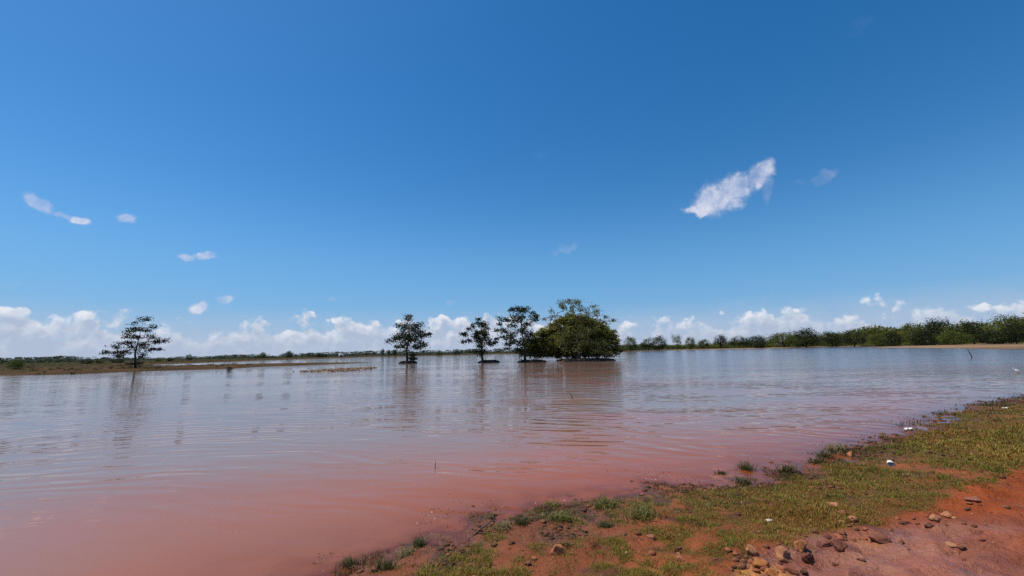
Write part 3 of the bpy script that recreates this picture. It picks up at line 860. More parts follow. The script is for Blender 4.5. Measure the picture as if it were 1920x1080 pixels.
# ---- far trees: a few shared shapes, each copy its own object
def crown_shape(seed, kind, n_clump, n_leaf, leaf):
    rng = np.random.default_rng(seed)
    cents, tint = [], []
    for i in range(n_clump):
        v = rng.normal(0, 1, 3); v /= np.linalg.norm(v)
        q = rng.uniform(0.55, 1.0)
        if kind == 'round':
            c = np.array([0.5 * v[0] * q, 0.5 * v[1] * q, 0.52 + 0.46 * v[2] * q])
        elif kind == 'bush':
            c = np.array([0.5 * v[0] * q, 0.5 * v[1] * q, 0.40 + 0.52 * v[2] * q]); c[2] = max(c[2], 0.05)
        elif kind == 'spread':
            c = np.array([0.62 * v[0] * q, 0.62 * v[1] * q, 0.62 + 0.36 * v[2] * q - 0.24 * (v[0] ** 2 + v[1] ** 2) * q])
        elif kind == 'tall':
            c = np.array([0.30 * v[0] * q, 0.30 * v[1] * q, 0.62 + 0.38 * v[2] * q])
        else:   # open
            c = np.array([0.5 * v[0] * q, 0.5 * v[1] * q, 0.64 + 0.34 * v[2] * q])
        c += rng.normal(0, 0.03, 3)
        cents.append(c)
        g = rng.uniform(0, 1)
        tint.append((0.7 + 0.7 * g, 0.75 + 0.6 * g, 0.7 + 0.5 * g))
    cents = np.array(cents)
    V, Q, cc = leaf_quads(rng, cents, n_leaf, 0.17, leaf, 0.8, np.array(tint), up=0.6)
    g = Geo()
    top = 0.62
    trunk = [(0, 0, -0.05), (0.01, 0, 0.15), (0.0, 0.01, 0.35), (0.01, 0, top)]
    pick = cents[rng.choice(len(cents), min(14, len(cents)), replace=False)]
    tr, limbs = skeleton(rng, trunk, pick, 0.005, 0.028)
    g.tube(tr[0], tr[1], 6)
    for pts, rs in limbs: g.tube(pts, rs, 4, cap=False)
    return (V, Q, cc), g

SHAPES = {}
for nm, args in {"round_a": (1, 'round', 90, 46, 0.025), "round_b": (2, 'round', 80, 46, 0.026), "bush_a": (3, 'bush', 90, 50, 0.026), "bush_b": (4, 'bush', 80, 50, 0.027),
                 "spread_a": (5, 'spread', 90, 46, 0.026), "spread_b": (6, 'spread', 80, 46, 0.026), "tall_a": (7, 'tall', 60, 40, 0.024), "w_round": (21, 'round', 80, 13, 0.042), "w_bush": (22, 'bush', 80, 13, 0.042), "w_spread": (23, 'spread', 80, 13, 0.042), "w_low": (24, 'bush', 28, 8, 0.075),
                 "open_a": (8, 'open', 44, 36, 0.024)}.items():
    (V, Q, cc), g = crown_shape(*args)
    if nm.startswith("w_"):
        SHAPES[nm] = (None, None, (V, Q, cc)); continue
    SHAPES[nm] = (np_mesh("far_crown", V, [Q], cc), g.mesh("far_trunk", True), (V, Q, cc))

# palm-like plant: trunk with drooping fronds
def palm_shape(seed):
    rng = np.random.default_rng(seed)
    g = Geo(); g.tube([(0, 0, -0.05), (0.02, 0, 0.35), (0.0, 0.01, 0.72)], [0.05, 0.035, 0.03], 6)
    V, Q = [], []
    for k in range(22):
        a = rng.uniform(0, 6.28); el = rng.uniform(-0.3, 1.2); L = rng.uniform(0.28, 0.4)
        d = np.array([math.cos(a) * math.cos(el), math.sin(a) * math.cos(el), math.sin(el)])
        sd_ = np.array([-math.sin(a), math.cos(a), 0])
        prev = None
        for s in range(5):
            f = s / 4
            p = np.array([0, 0, 0.72]) + d * L * f - np.array([0, 0, 0.22]) * f * f
            wd = 0.05 * math.sin(math.pi * min(0.95, f * 0.85 + 0.12))
            i = len(V); V += [p - sd_ * wd, p + sd_ * wd]
            if prev is not None: Q.append((prev, prev + 1, i + 1, i))
            prev = i
    V = np.array(V); Q = np.array(Q)
    cc = np.ones((len(V), 3)) * 0.8
    return np_mesh("far_crown", V, [Q], cc), g.mesh("far_trunk", True), (V, Q, cc)
SHAPES["palm"] = palm_shape(3)

def far_tree(name, label, px, top_py, base_py, wpx, shape, dist, group, cat="tree", lm=None, rz=None):
    """tree standing on the far land: px column, top and width as in the photograph, real distance dist"""
    d = ray(px, base_py)
    x, y = d.x / d.y * dist, dist
    z = max(hz(x, y), 0.0) - 0.05
    depth = y
    mpp = depth / FPX
    dt = ray(px, top_py)
    ztop = CAM_Z + dt.z / dt.y * dist
    H_ = max(0.25, ztop - z)
    W_ = wpx * mpp
    rnd = random.Random(int(px * 7 + dist))
    o = empty(name, (x, y, z), rnd.uniform(0, 6.28) if rz is None else rz)
    wk = {"r": 1.15, "b": 1.15, "s": 1.35, "t": 0.72, "o": 1.15, "p": 0.8}[shape[0]]
    o.scale = (W_ / wk, W_ / wk, H_)
    tag(o, label, cat, group)
    cm, tm, _ = SHAPES[shape]
    c_ = link("crown", cm, lm or M_LEAF_FAR, o)
    link("trunk", tm, M_BARK, o)
    return o

RG = "trees along the far right shore"
far_tree("shore_tree", "pale round tree on the far shore, first to the right of the dense dome", 1182, 630, 655, 26, "round_a", 300, RG)
far_tree("shore_tree", "left one of two dark trees joined at the crown on the far shore", 1216, 633, 655, 30, "spread_a", 290, RG, lm=M_LEAF_DARK)
far_tree("shore_tree", "right taller one of two dark trees joined at the crown on the far shore", 1236, 630, 655, 30, "round_b", 280, RG, lm=M_LEAF_DARK)
far_tree("shore_tree", "slender tall pale tree with thin crown on the far shore, above its neighbours", 1271, 624, 655, 22, "open_a", 290, RG)
far_tree("shore_tree", "dark round tree just right of the slender pale one on the far shore", 1295, 631, 654, 22, "round_a", 300, RG, lm=M_LEAF_DARK)
far_tree("shore_tree", "low pale bushy tree between the dark round tree and the upright dark one", 1320, 634, 654, 26, "bush_a", 330, RG)
far_tree("shore_tree", "upright dark tree on the far shore standing over low brown sand", 1352, 627, 653, 24, "tall_a", 310, RG, lm=M_LEAF_DARK)
far_tree("shore_tree", "broad tree where the right wood begins, leftmost of the closed canopy", 1386, 629, 652, 40, "spread_b", 320, RG, lm=M_LEAF_DARK)
far_tree("shore_tree", "mid green tree second along the closed right canopy", 1420, 629, 651, 38, "round_b", 315, RG)
far_tree("shore_bush", "dark bush at the water's edge below the first trees of the right wood", 1424, 640, 652, 20, "bush_b", 285, RG, "bush", lm=M_LEAF_DARK)
far_tree("shore_tree", "light green bushy tree at the step where the right wood rises", 1470, 622, 650, 50, "round_a", 300, RG)
far_tree("shore_tree", "high green tree whose crown pokes out left of the spiky palm", 1512, 616, 649, 52, "round_b", 300, RG)
far_tree("shore_tree", "spreading green tree in front of the wood, left of the black stump", 1560, 621, 648, 46, "spread_a", 270, RG)
far_tree("shore_tree", "dull green tree leaning over the shore above the black stump", 1602, 617, 647, 44, "spread_b", 255, RG)
far_tree("spiky_palm", "small spiky palm breaking the skyline of the right wood", 1624, 603, 646, 15, "palm", 290, None, "palm")
far_tree("shore_bush", "light green rounded bush on the sand, right of the black stump", 1655, 620, 645, 44, "bush_a", 215, RG, "bush")
far_tree("shore_bush", "dark rounded bush on the sand beside the light green one", 1676, 619, 644, 30, "bush_b", 205, RG, "bush", lm=M_LEAF_DARK)
far_tree("shore_tree", "dark tall crowned tree behind the sand in the middle of the right wood", 1716, 604, 643, 50, "round_a", 225, RG, lm=M_LEAF_DARK)
far_tree("shore_bush", "olive bush in front of the right wood, over the pale inlet", 1735, 618, 642, 44, "bush_b", 200, RG, "bush")
far_tree("shore_tree", "highest rounded tree of the right wood, left of the cloud gap", 1762, 598, 642, 56, "round_b", 215, RG)
far_tree("shore_bush", "wide light bush in front of the right wood above the egret's sandbank", 1790, 617, 641, 50, "bush_a", 190, RG, "bush")
far_tree("shore_tree", "bright green broad tree in the right wood, above the leaning stick", 1826, 600, 641, 60, "spread_a", 205, RG)
far_tree("shore_bush", "blackish bush at the sand's edge, second last before the frame's right edge", 1862, 618, 640, 46, "bush_b", 175, RG, "bush", lm=M_LEAF_DARK)
far_tree("shore_tree", "tall tree at the right edge of the photo, tallest of the wood", 1896, 589, 640, 64, "round_a", 195, RG)
far_tree("shore_tree", "nearest grey green tree standing on the sand at the far right edge", 1906, 606, 641, 46, "round_b", 165, RG)

LG = "bushes on the far left land"
far_tree("shore_bush", "dark wind-bent bush at the left edge of the photo, on brown grass", 28, 671, 692, 26, "bush_a", 85, LG, "bush", lm=M_LEAF_DARK)
far_tree("shore_bush", "low dark bush left of the layered tree, first of a pair", 163, 671, 685, 20, "bush_b", 170, LG, "bush", lm=M_LEAF_DARK)
far_tree("shore_bush", "low dark bush left of the layered tree, second of a pair", 186, 672, 684, 16, "bush_a", 175, LG, "bush", lm=M_LEAF_DARK)
far_tree("shore_bush", "wide low bush just left behind the layered tree", 220, 671, 683, 22, "bush_b", 190, LG, "bush", lm=M_LEAF_DARK)
far_tree("shore_bush", "small bush right behind the layered tree", 297, 671, 682, 13, "bush_a", 210, LG, "bush", lm=M_LEAF_DARK)
far_tree("shore_bush", "blocky dark bush between the layered tree and the ball-shaped tree", 318, 670, 681, 15, "bush_b", 215, LG, "bush", lm=M_LEAF_DARK)
far_tree("ball_tree", "small ball-shaped dark tree on the skyline, right of the layered tree", 354, 664, 678, 13, "round_a", 230, None, "tree", lm=M_LEAF_DARK)
far_tree("shore_bush", "left of two dark bushes on the far shore, left of the white hut", 492, 659, 674, 12, "bush_a", 300, LG, "bush", lm=M_LEAF_DARK)
far_tree("shore_bush", "right taller of two dark bushes on the far shore, left of the white hut", 541, 658, 673, 14, "round_b", 300, LG, "bush", lm=M_LEAF_DARK)
far_tree("shore_bush", "long low dark thicket on the far shore just left of the white hut", 604, 662, 671, 34, "bush_b", 320, LG, "bush", lm=M_LEAF_DARK)
far_tree("slim_tree", "tallest of three little upright trees left of the round islet tree", 717, 653, 669, 7, "tall_a", 270, None, "tree", lm=M_LEAF_DARK)
far_tree("slim_tree", "middle one of three little upright trees left of the round islet tree", 728, 655, 669, 7, "tall_a", 275, None, "tree", lm=M_LEAF_DARK)
far_tree("slim_tree", "last of three little upright trees, nearest the round islet tree", 740, 655, 669, 8, "tall_a", 280, None, "tree", lm=M_LEAF_DARK)
far_tree("shore_bush", "dark ball bush on the far shore between the first two islet trees", 823, 656, 667, 15, "bush_a", 280, LG, "bush", lm=M_LEAF_DARK)
far_tree("shore_bush", "low dark bush on the far shore left of the narrow forked tree", 857, 658, 666, 14, "bush_b", 300, LG, "bush", lm=M_LEAF_DARK)
far_tree("spit_bush", "small dark tuft of scrub on the tip of the brown spit", 430, 686.5, 692, 13, "bush_b", 58, None, "bush", lm=M_LEAF_DARK)

# ---- woods that read as one mass
def wood(name, label, spots, lm, seed, shapes):
    rng = np.random.default_rng(seed)
    Vs, Qs, Cs, n = [], [], [], 0
    for (x, y, h, wd) in spots:
        V, Q, cc = SHAPES[shapes[rng.integers(len(shapes))]][2]
        a = rng.uniform(0, 6.28)
        z = max(hz(x, y), 0) - 0.1
        R2 = np.array([[math.cos(a), -math.sin(a), 0], [math.sin(a), math.cos(a), 0], [0, 0, 1]])
        P_ = (V @ R2.T) * np.array([wd, wd, h]) + np.array([x, y, z])
        Vs.append(P_); Qs.append(Q + n); Cs.append(cc * rng.uniform(0.75, 1.3) * np.array([rng.uniform(0.9, 1.15), 1, rng.uniform(0.9, 1.1)])); n += len(P_)
    o = link(name, np_mesh(name, np.concatenate(Vs), [np.concatenate(Qs)], np.concatenate(Cs)), lm)
    tag(o, label, "woodland", kind="stuff")

def sky_profile(px, pts):
    return np.interp(px, [p[0] for p in pts], [p[1] for p in pts])

rng = np.random.default_rng(5)
PR = [(1150, 645), (1240, 641), (1330, 638), (1400, 632), (1450, 626), (1500, 618), (1560, 621), (1640, 610), (1700, 606), (1760, 601), (1850, 599), (1960, 588), (2300, 560)]
spots = []
for i in range(200):
    px = rng.uniform(1430, 1720) if i > 150 else (rng.uniform(1160, 2300) if i > 30 else rng.uniform(1160, 1420))
    dist = np.interp(px, [1160, 1420, 1600, 1920, 2300], [430, 360, 310, 230, 190]) * rng.uniform(0.98, 1.35)
    d = ray(px, 640)
    x, y = d.x / d.y * dist, dist
    dt = ray(px, sky_profile(px, PR) + rng.uniform(0, 12))
    top = CAM_Z + dt.z / dt.y * dist - hz(x, y)
    if top < 2.0: continue
    spots.append((x, y, top, rng.uniform(0.8, 1.3) * max(5.0, top * 0.9)))
for i in range(60):                       # low growth between the separate shore trees
    px = rng.uniform(1165, 1440)
    dist = rng.uniform(345, 430)
    d = ray(px, 645)
    x, y = d.x / d.y * dist, dist
    spots.append((x, y, rng.uniform(2.0, 5.5), rng.uniform(7, 13)))
for i in range(70):                       # undergrowth along the foot of the wood
    px = rng.uniform(1380, 2300)
    dist = np.interp(px, [1380, 1420, 1600, 1700, 1920, 2300], [340, 322, 285, 240, 200, 180]) * rng.uniform(0.98, 1.12)
    d = ray(px, 640)
    x, y = d.x / d.y * dist, dist
    spots.append((x, y, rng.uniform(1.6, 4.0), rng.uniform(5, 9)))
wood("forest", "closed green wood behind the far right shore", spots, M_LEAF_FAR, 3, ["w_round", "w_bush", "w_spread"])
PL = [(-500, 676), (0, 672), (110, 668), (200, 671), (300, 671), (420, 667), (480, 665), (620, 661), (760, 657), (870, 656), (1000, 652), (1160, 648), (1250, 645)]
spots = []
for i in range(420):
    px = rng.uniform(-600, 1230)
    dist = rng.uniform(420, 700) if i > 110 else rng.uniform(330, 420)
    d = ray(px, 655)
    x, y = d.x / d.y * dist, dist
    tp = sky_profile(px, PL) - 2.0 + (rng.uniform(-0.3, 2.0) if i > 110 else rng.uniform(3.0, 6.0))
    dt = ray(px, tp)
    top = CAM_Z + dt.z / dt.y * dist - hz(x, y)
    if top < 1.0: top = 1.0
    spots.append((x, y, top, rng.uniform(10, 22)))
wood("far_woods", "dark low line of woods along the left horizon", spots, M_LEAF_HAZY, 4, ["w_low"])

rng = np.random.default_rng(61)
sc = []
for i in range(900):
    px = rng.uniform(-300, 480); dist = 52 * (rng.uniform(1.0, 5.2) ** 1.0)
    d = ray(px, 690)
    x, y = d.x / d.y * dist, dist
    if look(x, y, 'D2') < (0.3 if rng.uniform() < 0.3 else 4.0) or hz(x, y) < 0.02: continue
    sc.append((x, y, hz(x, y) + 0.06))
sc = np.array(sc)
f = rng.uniform(0, 1, (len(sc), 1))
V, Q, cc = leaf_quads(rng, sc, 26, rng.uniform(0.25, 0.8, len(sc)), 0.10, 0.22, np.array([0.8, 0.8, 0.6]) * (1 - f) + np.array([2.6, 1.7, 1.0]) * f)
o = link("scrub", np_mesh("scrub", V, [Q], cc), M_LEAF_DARK)
tag(o, "low dry scrub dotted over the brown land at the far left", "scrub", kind="stuff")

# ------------------------------------------------------------------ white hut far across the water
def hut():
    d = ray(640, 668); h = math.hypot(d.x, d.y); dist = 330
    x, y = d.x / h * dist, d.y / h * dist
    root = empty("white_hut", (x, y, max(hz(x, y), 0)), 0.25)
    tag(root, "tiny white hut among dark thickets on the far left shore", "hut")
    g = Geo()
    def box(g, x0, x1, y0, y1, z0, z1):
        v = [(a, b, c_) for c_ in (z0, z1) for (a, b) in ((x0, y0), (x1, y0), (x1, y1), (x0, y1))]
        g.add(v, [(0, 3, 2, 1), (4, 5, 6, 7), (0, 1, 5, 4), (1, 2, 6, 5), (2, 3, 7, 6), (3, 0, 4, 7)])
    box(g, -1.9, 1.9, -1.4, 1.4, -0.1, 2.0); link("wall", g.mesh("wall"), M_PLASTER, root)
    g = Geo()
    v = [(-2.2, -1.7, 1.95), (2.2, -1.7, 1.95), (2.2, 1.7, 1.95), (-2.2, 1.7, 1.95), (-2.2, 0, 2.75), (2.2, 0, 2.75)]
    g.add(v, [(0, 1, 5, 4), (2, 3, 4, 5), (0, 3, 2, 1)], [(0, 4, 3), (1, 2, 5)]); link("roof", g.mesh("roof"), M_TIN, root)
    g = Geo(); box(g, -0.45, 0.45, -1.45, -1.405, 0, 1.7); link("door", g.mesh("door"), M_DARK, root)
hut()

# ------------------------------------------------------------------ sandbar with pebbles, low in the water
def sandbar():
    top = [(558, 696.3), (600, 694.2), (640, 691.6), (704, 688.8)]
    bot = [(558, 696.8), (600, 697.3), (650, 696.2), (690, 692.0), (704, 689.4)]
    poly = [on_plane(*p) for p in top] + [on_plane(*p) for p in bot[::-1]]
    xs = np.linspace(min(p[0] for p in poly) - 1, max(p[0] for p in poly) + 1, 150)
    ys = np.linspace(min(p[1] for p in poly) - 1, max(p[1] for p in poly) + 1, 60)
    A, B = np.meshgrid(xs, ys); a, b = A.ravel(), B.ravel()
    d = sdist(a, b, poly) + 0.9 * fbm(a * 0.7, b * 0.7, 6, 3)
    z = 0.05 * np.clip(d, -2, 1.0) + 0.05 * fbm(a * 1.6, b * 1.6, 2, 3) - 0.01
    nx, ny = len(xs), len(ys)
    ii = (np.arange(ny - 1)[:, None] * nx + np.arange(nx - 1)[None, :]).ravel()
    q = np.stack([ii, ii + 1, ii + 1 + nx, ii + nx], axis=1)
    q = q[z[q].max(axis=1) > -0.05]
    c_ = np.array([0.21, 0.135, 0.085]) * (1 + 1.1 * fbm(a * 1.2, b * 1.2, 12, 3))[:, None]
    o = link("sandbar", np_mesh("sandbar", np.stack([a, b, z], axis=1), [q], c_, True, {"wet": np.zeros(len(a))}), M_GROUND)
    tag(o, kind="structure")
    rng = np.random.default_rng(8)
    g = Geo()
    for i in range(900):
        k = rng.integers(len(a))
        if d[k] < -0.35 or (d[k] < 0 and rng.uniform() < 0.6): continue
        s = rng.uniform(0.05, 0.16)
        x0, y0 = a[k] + rng.normal() * 0.2, b[k] + rng.normal() * 0.2
        v = rng.normal(0, 1, (6, 3)) * 0.25 + np.array([[1, 0, 0], [-1, 0, 0], [0, 1, 0], [0, -1, 0], [0, 0, .8], [0, 0, -.6]])
        g.add(v * s + np.array([x0, y0, max(z[k], 0) + s * 0.2]), None, [(0, 2, 4), (2, 1, 4), (1, 3, 4), (3, 0, 4), (2, 0, 5), (1, 2, 5), (3, 1, 5), (0, 3, 5)], np.ones(3) * rng.uniform(0.5, 1.4))
    o = link("pebbles", g.mesh("pebbles"), M_PEBBLE)
    tag(o, "loose brown pebbles and scrub on the low bar in mid water", "pebbles", kind="stuff")
M_PEBBLE = make_rough_mat("pebble_stone", (0.20, 0.135, 0.09), 0.5, 9.0, 0.85, 0.01, tint=True)
sandbar()

# ------------------------------------------------------------------ rocks
def ico(sub):
    t = (1 + 5 ** 0.5) / 2
    v = [(-1, t, 0), (1, t, 0), (-1, -t, 0), (1, -t, 0), (0, -1, t), (0, 1, t), (0, -1, -t), (0, 1, -t), (t, 0, -1), (t, 0, 1), (-t, 0, -1), (-t, 0, 1)]
    v = [np.array(p) / np.linalg.norm(p) for p in v]
    f = [(0, 11, 5), (0, 5, 1), (0, 1, 7), (0, 7, 10), (0, 10, 11), (1, 5, 9), (5, 11, 4), (11, 10, 2), (10, 7, 6), (7, 1, 8),
         (3, 9, 4), (3, 4, 2), (3, 2, 6), (3, 6, 8), (3, 8, 9), (4, 9, 5), (2, 4, 11), (6, 2, 10), (8, 6, 7), (9, 8, 1)]
    for _ in range(sub):
        mid = {}; nf = []
        def m(a, b):
            k = (min(a, b), max(a, b))
            if k not in mid:
                p = v[a] + v[b]; v.append(p / np.linalg.norm(p)); mid[k] = len(v) - 1
            return mid[k]
        for (a, b, c_) in f:
            ab, bc, ca = m(a, b), m(b, c_), m(c_, a)
            nf += [(a, ab, ca), (b, bc, ab), (c_, ca, bc), (ab, bc, ca)]
        f = nf
    return np.array(v), np.array(f)
ICO_V, ICO_F = ico(3)

def rock_verts(rng, w_, d_, h_, facets=14, rough=0.10):
    v = ICO_V.copy()
    for _ in range(facets):           # chop flat faces
        n = rng.normal(0, 1, 3); n /= np.linalg.norm(n)
        k = rng.uniform(0.42, 0.85)
        over = np.maximum(v @ n - k, 0)
        v = v - over[:, None] * n * 0.92
    for s, a in ((2.2, rough * 2), (5.0, rough)):
        off = rng.uniform(0, 50, 3)
        nz = fbm(v[:, 0] * s + off[0] + v[:, 2] * 1.7, v[:, 1] * s + off[1] - v[:, 2] * 1.3 * s, int(rng.integers(999)), 3)
        v = v * (1 + a * 2 * nz[:, None])
    return v * np.array([w_, d_, h_]) * 0.5

ROCK_MATS = {}
def rock_mat(key, col, second):
    if key not in ROCK_MATS:
        ROCK_MATS[key] = make_rough_mat("rock_" + key, col, 0.7, 22.0, 0.9, 0.012, second=second)
    return ROCK_MATS[key]
RC = {"orange": ((0.40, 0.155, 0.062), (0.22, 0.08, 0.05)), "tan": ((0.36, 0.165, 0.080), (0.24, 0.092, 0.045)), "red": ((0.26, 0.095, 0.06), (0.15, 0.06, 0.045)),
      "purple": ((0.21, 0.076, 0.044), (0.12, 0.044, 0.028)), "dark": ((0.150, 0.054, 0.030), (0.08, 0.030, 0.019)), "ochre": ((0.38, 0.145, 0.045), (0.24, 0.085, 0.035))}  # dark: the stones' shade is partly put into this brown
ROCKS = [ # px, py (foot), width px, height/width, depth/width, colour, label
    (1050, 1042, 44, 0.72, 0.6, "orange", "chunky orange rock lying alone in sparse grass near the water"),
    (1275, 1054, 24, 0.7, 0.8, "orange", "small orange rock in the grass, left of the stone heap"),
    (1218, 1010, 20, 0.5, 0.8, "red", "small red stone in the patchy grass above the lone orange rock"),
    (1565, 951, 26, 0.4, 0.9, "tan", "flat pale stone, uppermost of three at the grass edge"),
    (1580, 965, 25, 0.5, 0.8, "red", "reddish stone, middle one of three at the grass edge"),
    (1601, 979, 24, 0.6, 0.8, "tan", "tan stone, lowest of three at the grass edge"),
    (1412, 1042, 28, 0.75, 0.8, "tan", "pinkish rock at the left end of the stone heap beside the grass"),
    (1426, 1066, 32, 0.75, 0.8, "ochre", "ochre rock below the left end of the stone heap"),
    (1467, 1052, 52, 0.62, 0.8, "tan", "broad smooth tan boulder, biggest of the stone heap"),
    (1500, 1034, 28, 0.85, 0.8, "orange", "upright orange-brown rock behind the broad tan boulder"),
    (1516, 1056, 30, 0.8, 0.7, "dark", "shade-coloured dark rock right of the broad tan boulder"),
    (1546, 1026, 26, 0.65, 0.8, "purple", "purple-brown rock between the upright rock and the lump at right"),
    (1576, 1034, 34, 0.75, 0.8, "purple", "faceted purple-brown lump at the right end of the stone heap"),
    (1448, 1082, 26, 0.6, 0.8, "ochre", "ochre stone at the bottom edge under the stone heap"),
    (1484, 1076, 26, 0.6, 0.8, "dark", "shade-coloured dark stone below the broad tan boulder"),
    (1508, 1078, 18, 0.6, 0.9, "dark", "small dark stone at the bottom, right of the heap's dark stone"),
    (1652, 1018, 48, 0.5, 0.7, "purple", "wide low dark clod on the ochre streak"),
    (1691, 1019, 16, 0.6, 0.9, "dark", "small shade-coloured stone right of the wide low clod"),
    (1696, 984, 24, 0.4, 0.8, "dark", "shade-coloured flat stone on the upper mud, left one of two"),
    (1742, 991, 22, 0.5, 0.8, "dark", "shade-coloured flat stone on the upper mud, right one of two"),
    (1756, 976, 24, 0.5, 0.8, "tan", "left one of two tan stones touching on the red dirt"),
    (1776, 970, 26, 0.5, 0.8, "tan", "right one of two tan stones touching on the red dirt"),
    (1825, 941, 36, 0.32, 0.6, "red", "low red clod with black shade up on the red dirt path"),
    (1785, 1023, 24, 0.35, 0.8, "tan", "flat tan stone alone on the pink mud"),
    (1596, 856, 20, 0.55, 0.8, "orange", "orange clod at the water's edge among reeds"),
    (1565, 1062, 14, 0.5, 0.9, "dark", "little shade-coloured stone on the pink mud below the purple lump"),
    (1617, 1054, 18, 0.35, 0.7, "dark", "thin shade-coloured stone lying on the pink mud right of the heap"),
    (1702, 935, 10, 0.5, 0.9, "orange", "tiny orange stone at the far edge of the grass"),
]
for i, (px, py, wpx, hk, dk, ck, lab) in enumerate(ROCKS):
    p = ground_at(px, py)
    dist = (p - Vector((0, 0, CAM_Z)))
    fwd = CAM_R @ Vector((0, 0, -1))
    w_ = 0.92 * wpx / FPX * dist.dot(fwd)
    rng = np.random.default_rng(300 + i)
    v = rock_verts(rng, w_ * 1.08, w_ * dk * 1.08, w_ * hk * 1.3)
    a = rng.uniform(-0.5, 0.5)
    R2 = np.array([[math.cos(a), -math.sin(a), 0], [math.sin(a), math.cos(a), 0], [0, 0, 1]])
    v = v @ R2.T
    zmin = v[:, 2].min()
    v[:, 2] -= zmin
    off = Vector((dist.x, dist.y, 0)).normalized() * w_ * dk * 0.35
    o = link("rock", np_mesh("rock", v, [ICO_F], None, False), rock_mat(ck, *RC[ck]), None)
    z0 = hz(p.x + off.x, p.y + off.y)
    o.location = (p.x + off.x, p.y + off.y, z0 - 0.42 * w_ * hk)
    tag(o, lab, "rock", "rocks on the bank")

# ------------------------------------------------------------------ grass (uncountable) and small debris
def scatter(n, rng, fn, xr, yr, power=1.0):
    """rejection-sample ground points by density fn(x,y) in 0..1, thinned with distance"""
    xs, ys = [], []
    got = 0
    while got < n:
        # polar sampling keeps the near bank finely covered
        r = 1.2 * (yr / 1.2) ** (rng.uniform(0, 1, 60000) ** power)
        th = np.radians(rng.uniform(-24, 66, 60000))
        x, y = r * np.sin(th), r * np.cos(th)
        k = rng.uniform(0, 1, len(x)) < fn(x, y)
        xs.append(x[k]); ys.append(y[k]); got += int(k.sum())
    return np.concatenate(xs)[:n], np.concatenate(ys)[:n]

def blades(rng, x, y, z, L, Wd, lean, col):
    N = len(x)
    a = rng.uniform(0, 2 * math.pi, N)
    dx, dy = np.cos(a), np.sin(a)
    sx, sy = -dy, dx
    l1 = lean * rng.uniform(0.3, 1.2, N)
    B = np.stack([x, y, z - 0.004], axis=1)
    S = np.stack([sx, sy, np.zeros(N)], axis=1) * (Wd * 0.5)[:, None]
    Dv = np.stack([dx, dy, np.zeros(N)], axis=1)
    up = np.array([0, 0, 1.0])
    m1 = B + (up * 0.6 + Dv * (l1 * 0.35)[:, None]) * L[:, None]
    m2 = B + (up * (0.95 - 0.3 * np.minimum(l1, 1.3))[:, None] + Dv * l1[:, None]) * L[:, None]
    V = np.stack([B - S, B + S, m1 + S * 0.8, m1 - S * 0.8, m2], axis=1).reshape(-1, 3)
    i = np.arange(N) * 5
    Q = np.stack([i, i + 1, i + 2, i + 3], axis=1); T = np.stack([i + 3, i + 2, i + 4], axis=1)
    return V, Q, T, np.repeat(col, 5, axis=0)

rng = np.random.default_rng(21)
def dens(x, y):
    d1, g = look(x, y, 'D1'), look(x, y, 'G')
    return np.where(d1 > 0.02, g, 0) ** 1.3
NB = 230000
bx, by = scatter(NB, rng, dens, 0, 34.0, 1.0)
bz = look(bx, by)
ok = bz > 0.004
bx, by, bz = bx[ok], by[ok], bz[ok]
N = len(bx)
dd = np.hypot(bx, by)
patch = fbm(bx * 1.3, by * 1.3, 201, 3) + 0.6 * fbm(bx * 5, by * 5, 205, 2)
L = (0.012 + 0.034 * rng.uniform(0, 1, N) ** 2) * (1 + 2.0 * np.clip(patch, -0.36, 0.6)) * np.clip(0.85 + dd * 0.03, 0.8, 1.5)
Wd = 0.0035 * np.clip(dd / 3.5, 0.8, 3.2) * rng.uniform(0.7, 1.3, N)
gcol = np.array([0.122, 0.135, 0.020]); ycol = np.array([0.330, 0.225, 0.055]); bcol = np.array([0.235, 0.105, 0.030])
f = np.clip(0.34 + 1.9 * fbm(bx * 0.7, by * 0.7, 207, 3) + rng.normal(0, 0.28, N), 0, 1)[:, None]
col = gcol * (1 - f) + ycol * f
br = (rng.uniform(0, 1, N) < 0.20 + 0.40 * sstep(fbm(bx * 1.1, by * 1.1, 219, 3), 0.02, 0.2))[:, None]
col = np.where(br, bcol, col) * rng.uniform(0.65, 1.3, (N, 1))
V, Q, T, cc = blades(rng, bx, by, bz, L, Wd, 0.9, col)
grass = link("grass", np_mesh("grass", V, [Q, T], cc), M_GRASS)
tag(grass, "short grazed olive grass covering the near bank", "grass", kind="stuff")

# thin grass standing in the shallows along the edge
def dens2(x, y):
    d1, dp = look(x, y, 'D1'), look(x, y, 'DP')
    k = np.exp(-((d1 - 0.0) / (0.16 + 0.02 * np.hypot(x, y))) ** 2)
    cl = sstep(fbm(x * 2.2, y * 2.2, 301, 3), 0.04, 0.22)
    return k * cl
bx, by = scatter(9000, rng, dens2, 0, 30.0, 0.75)
bz = np.maximum(look(bx, by), -0.05)
N = len(bx); dd = np.hypot(bx, by)
L = rng.uniform(0.015, 0.06, N) * np.clip(0.6 + dd * 0.05, 0.6, 1.4)
Wd = 0.0030 * np.clip(dd / 3.5, 0.8, 4.0) * rng.uniform(0.7, 1.2, N)
f = rng.uniform(0, 1, (N, 1))
col = (np.array([0.055, 0.060, 0.022]) * (1 - f) + np.array([0.12, 0.07, 0.035]) * f) * rng.uniform(0.6, 1.3, (N, 1))
V, Q, T, cc = blades(rng, bx, by, bz, L, Wd, 0.6, col)
reeds = link("shallow_grass", np_mesh("shallow_grass", V, [Q, T], cc), M_GRASS)
tag(reeds, "thin dark drowned grass along the water's edge", "grass", kind="stuff")

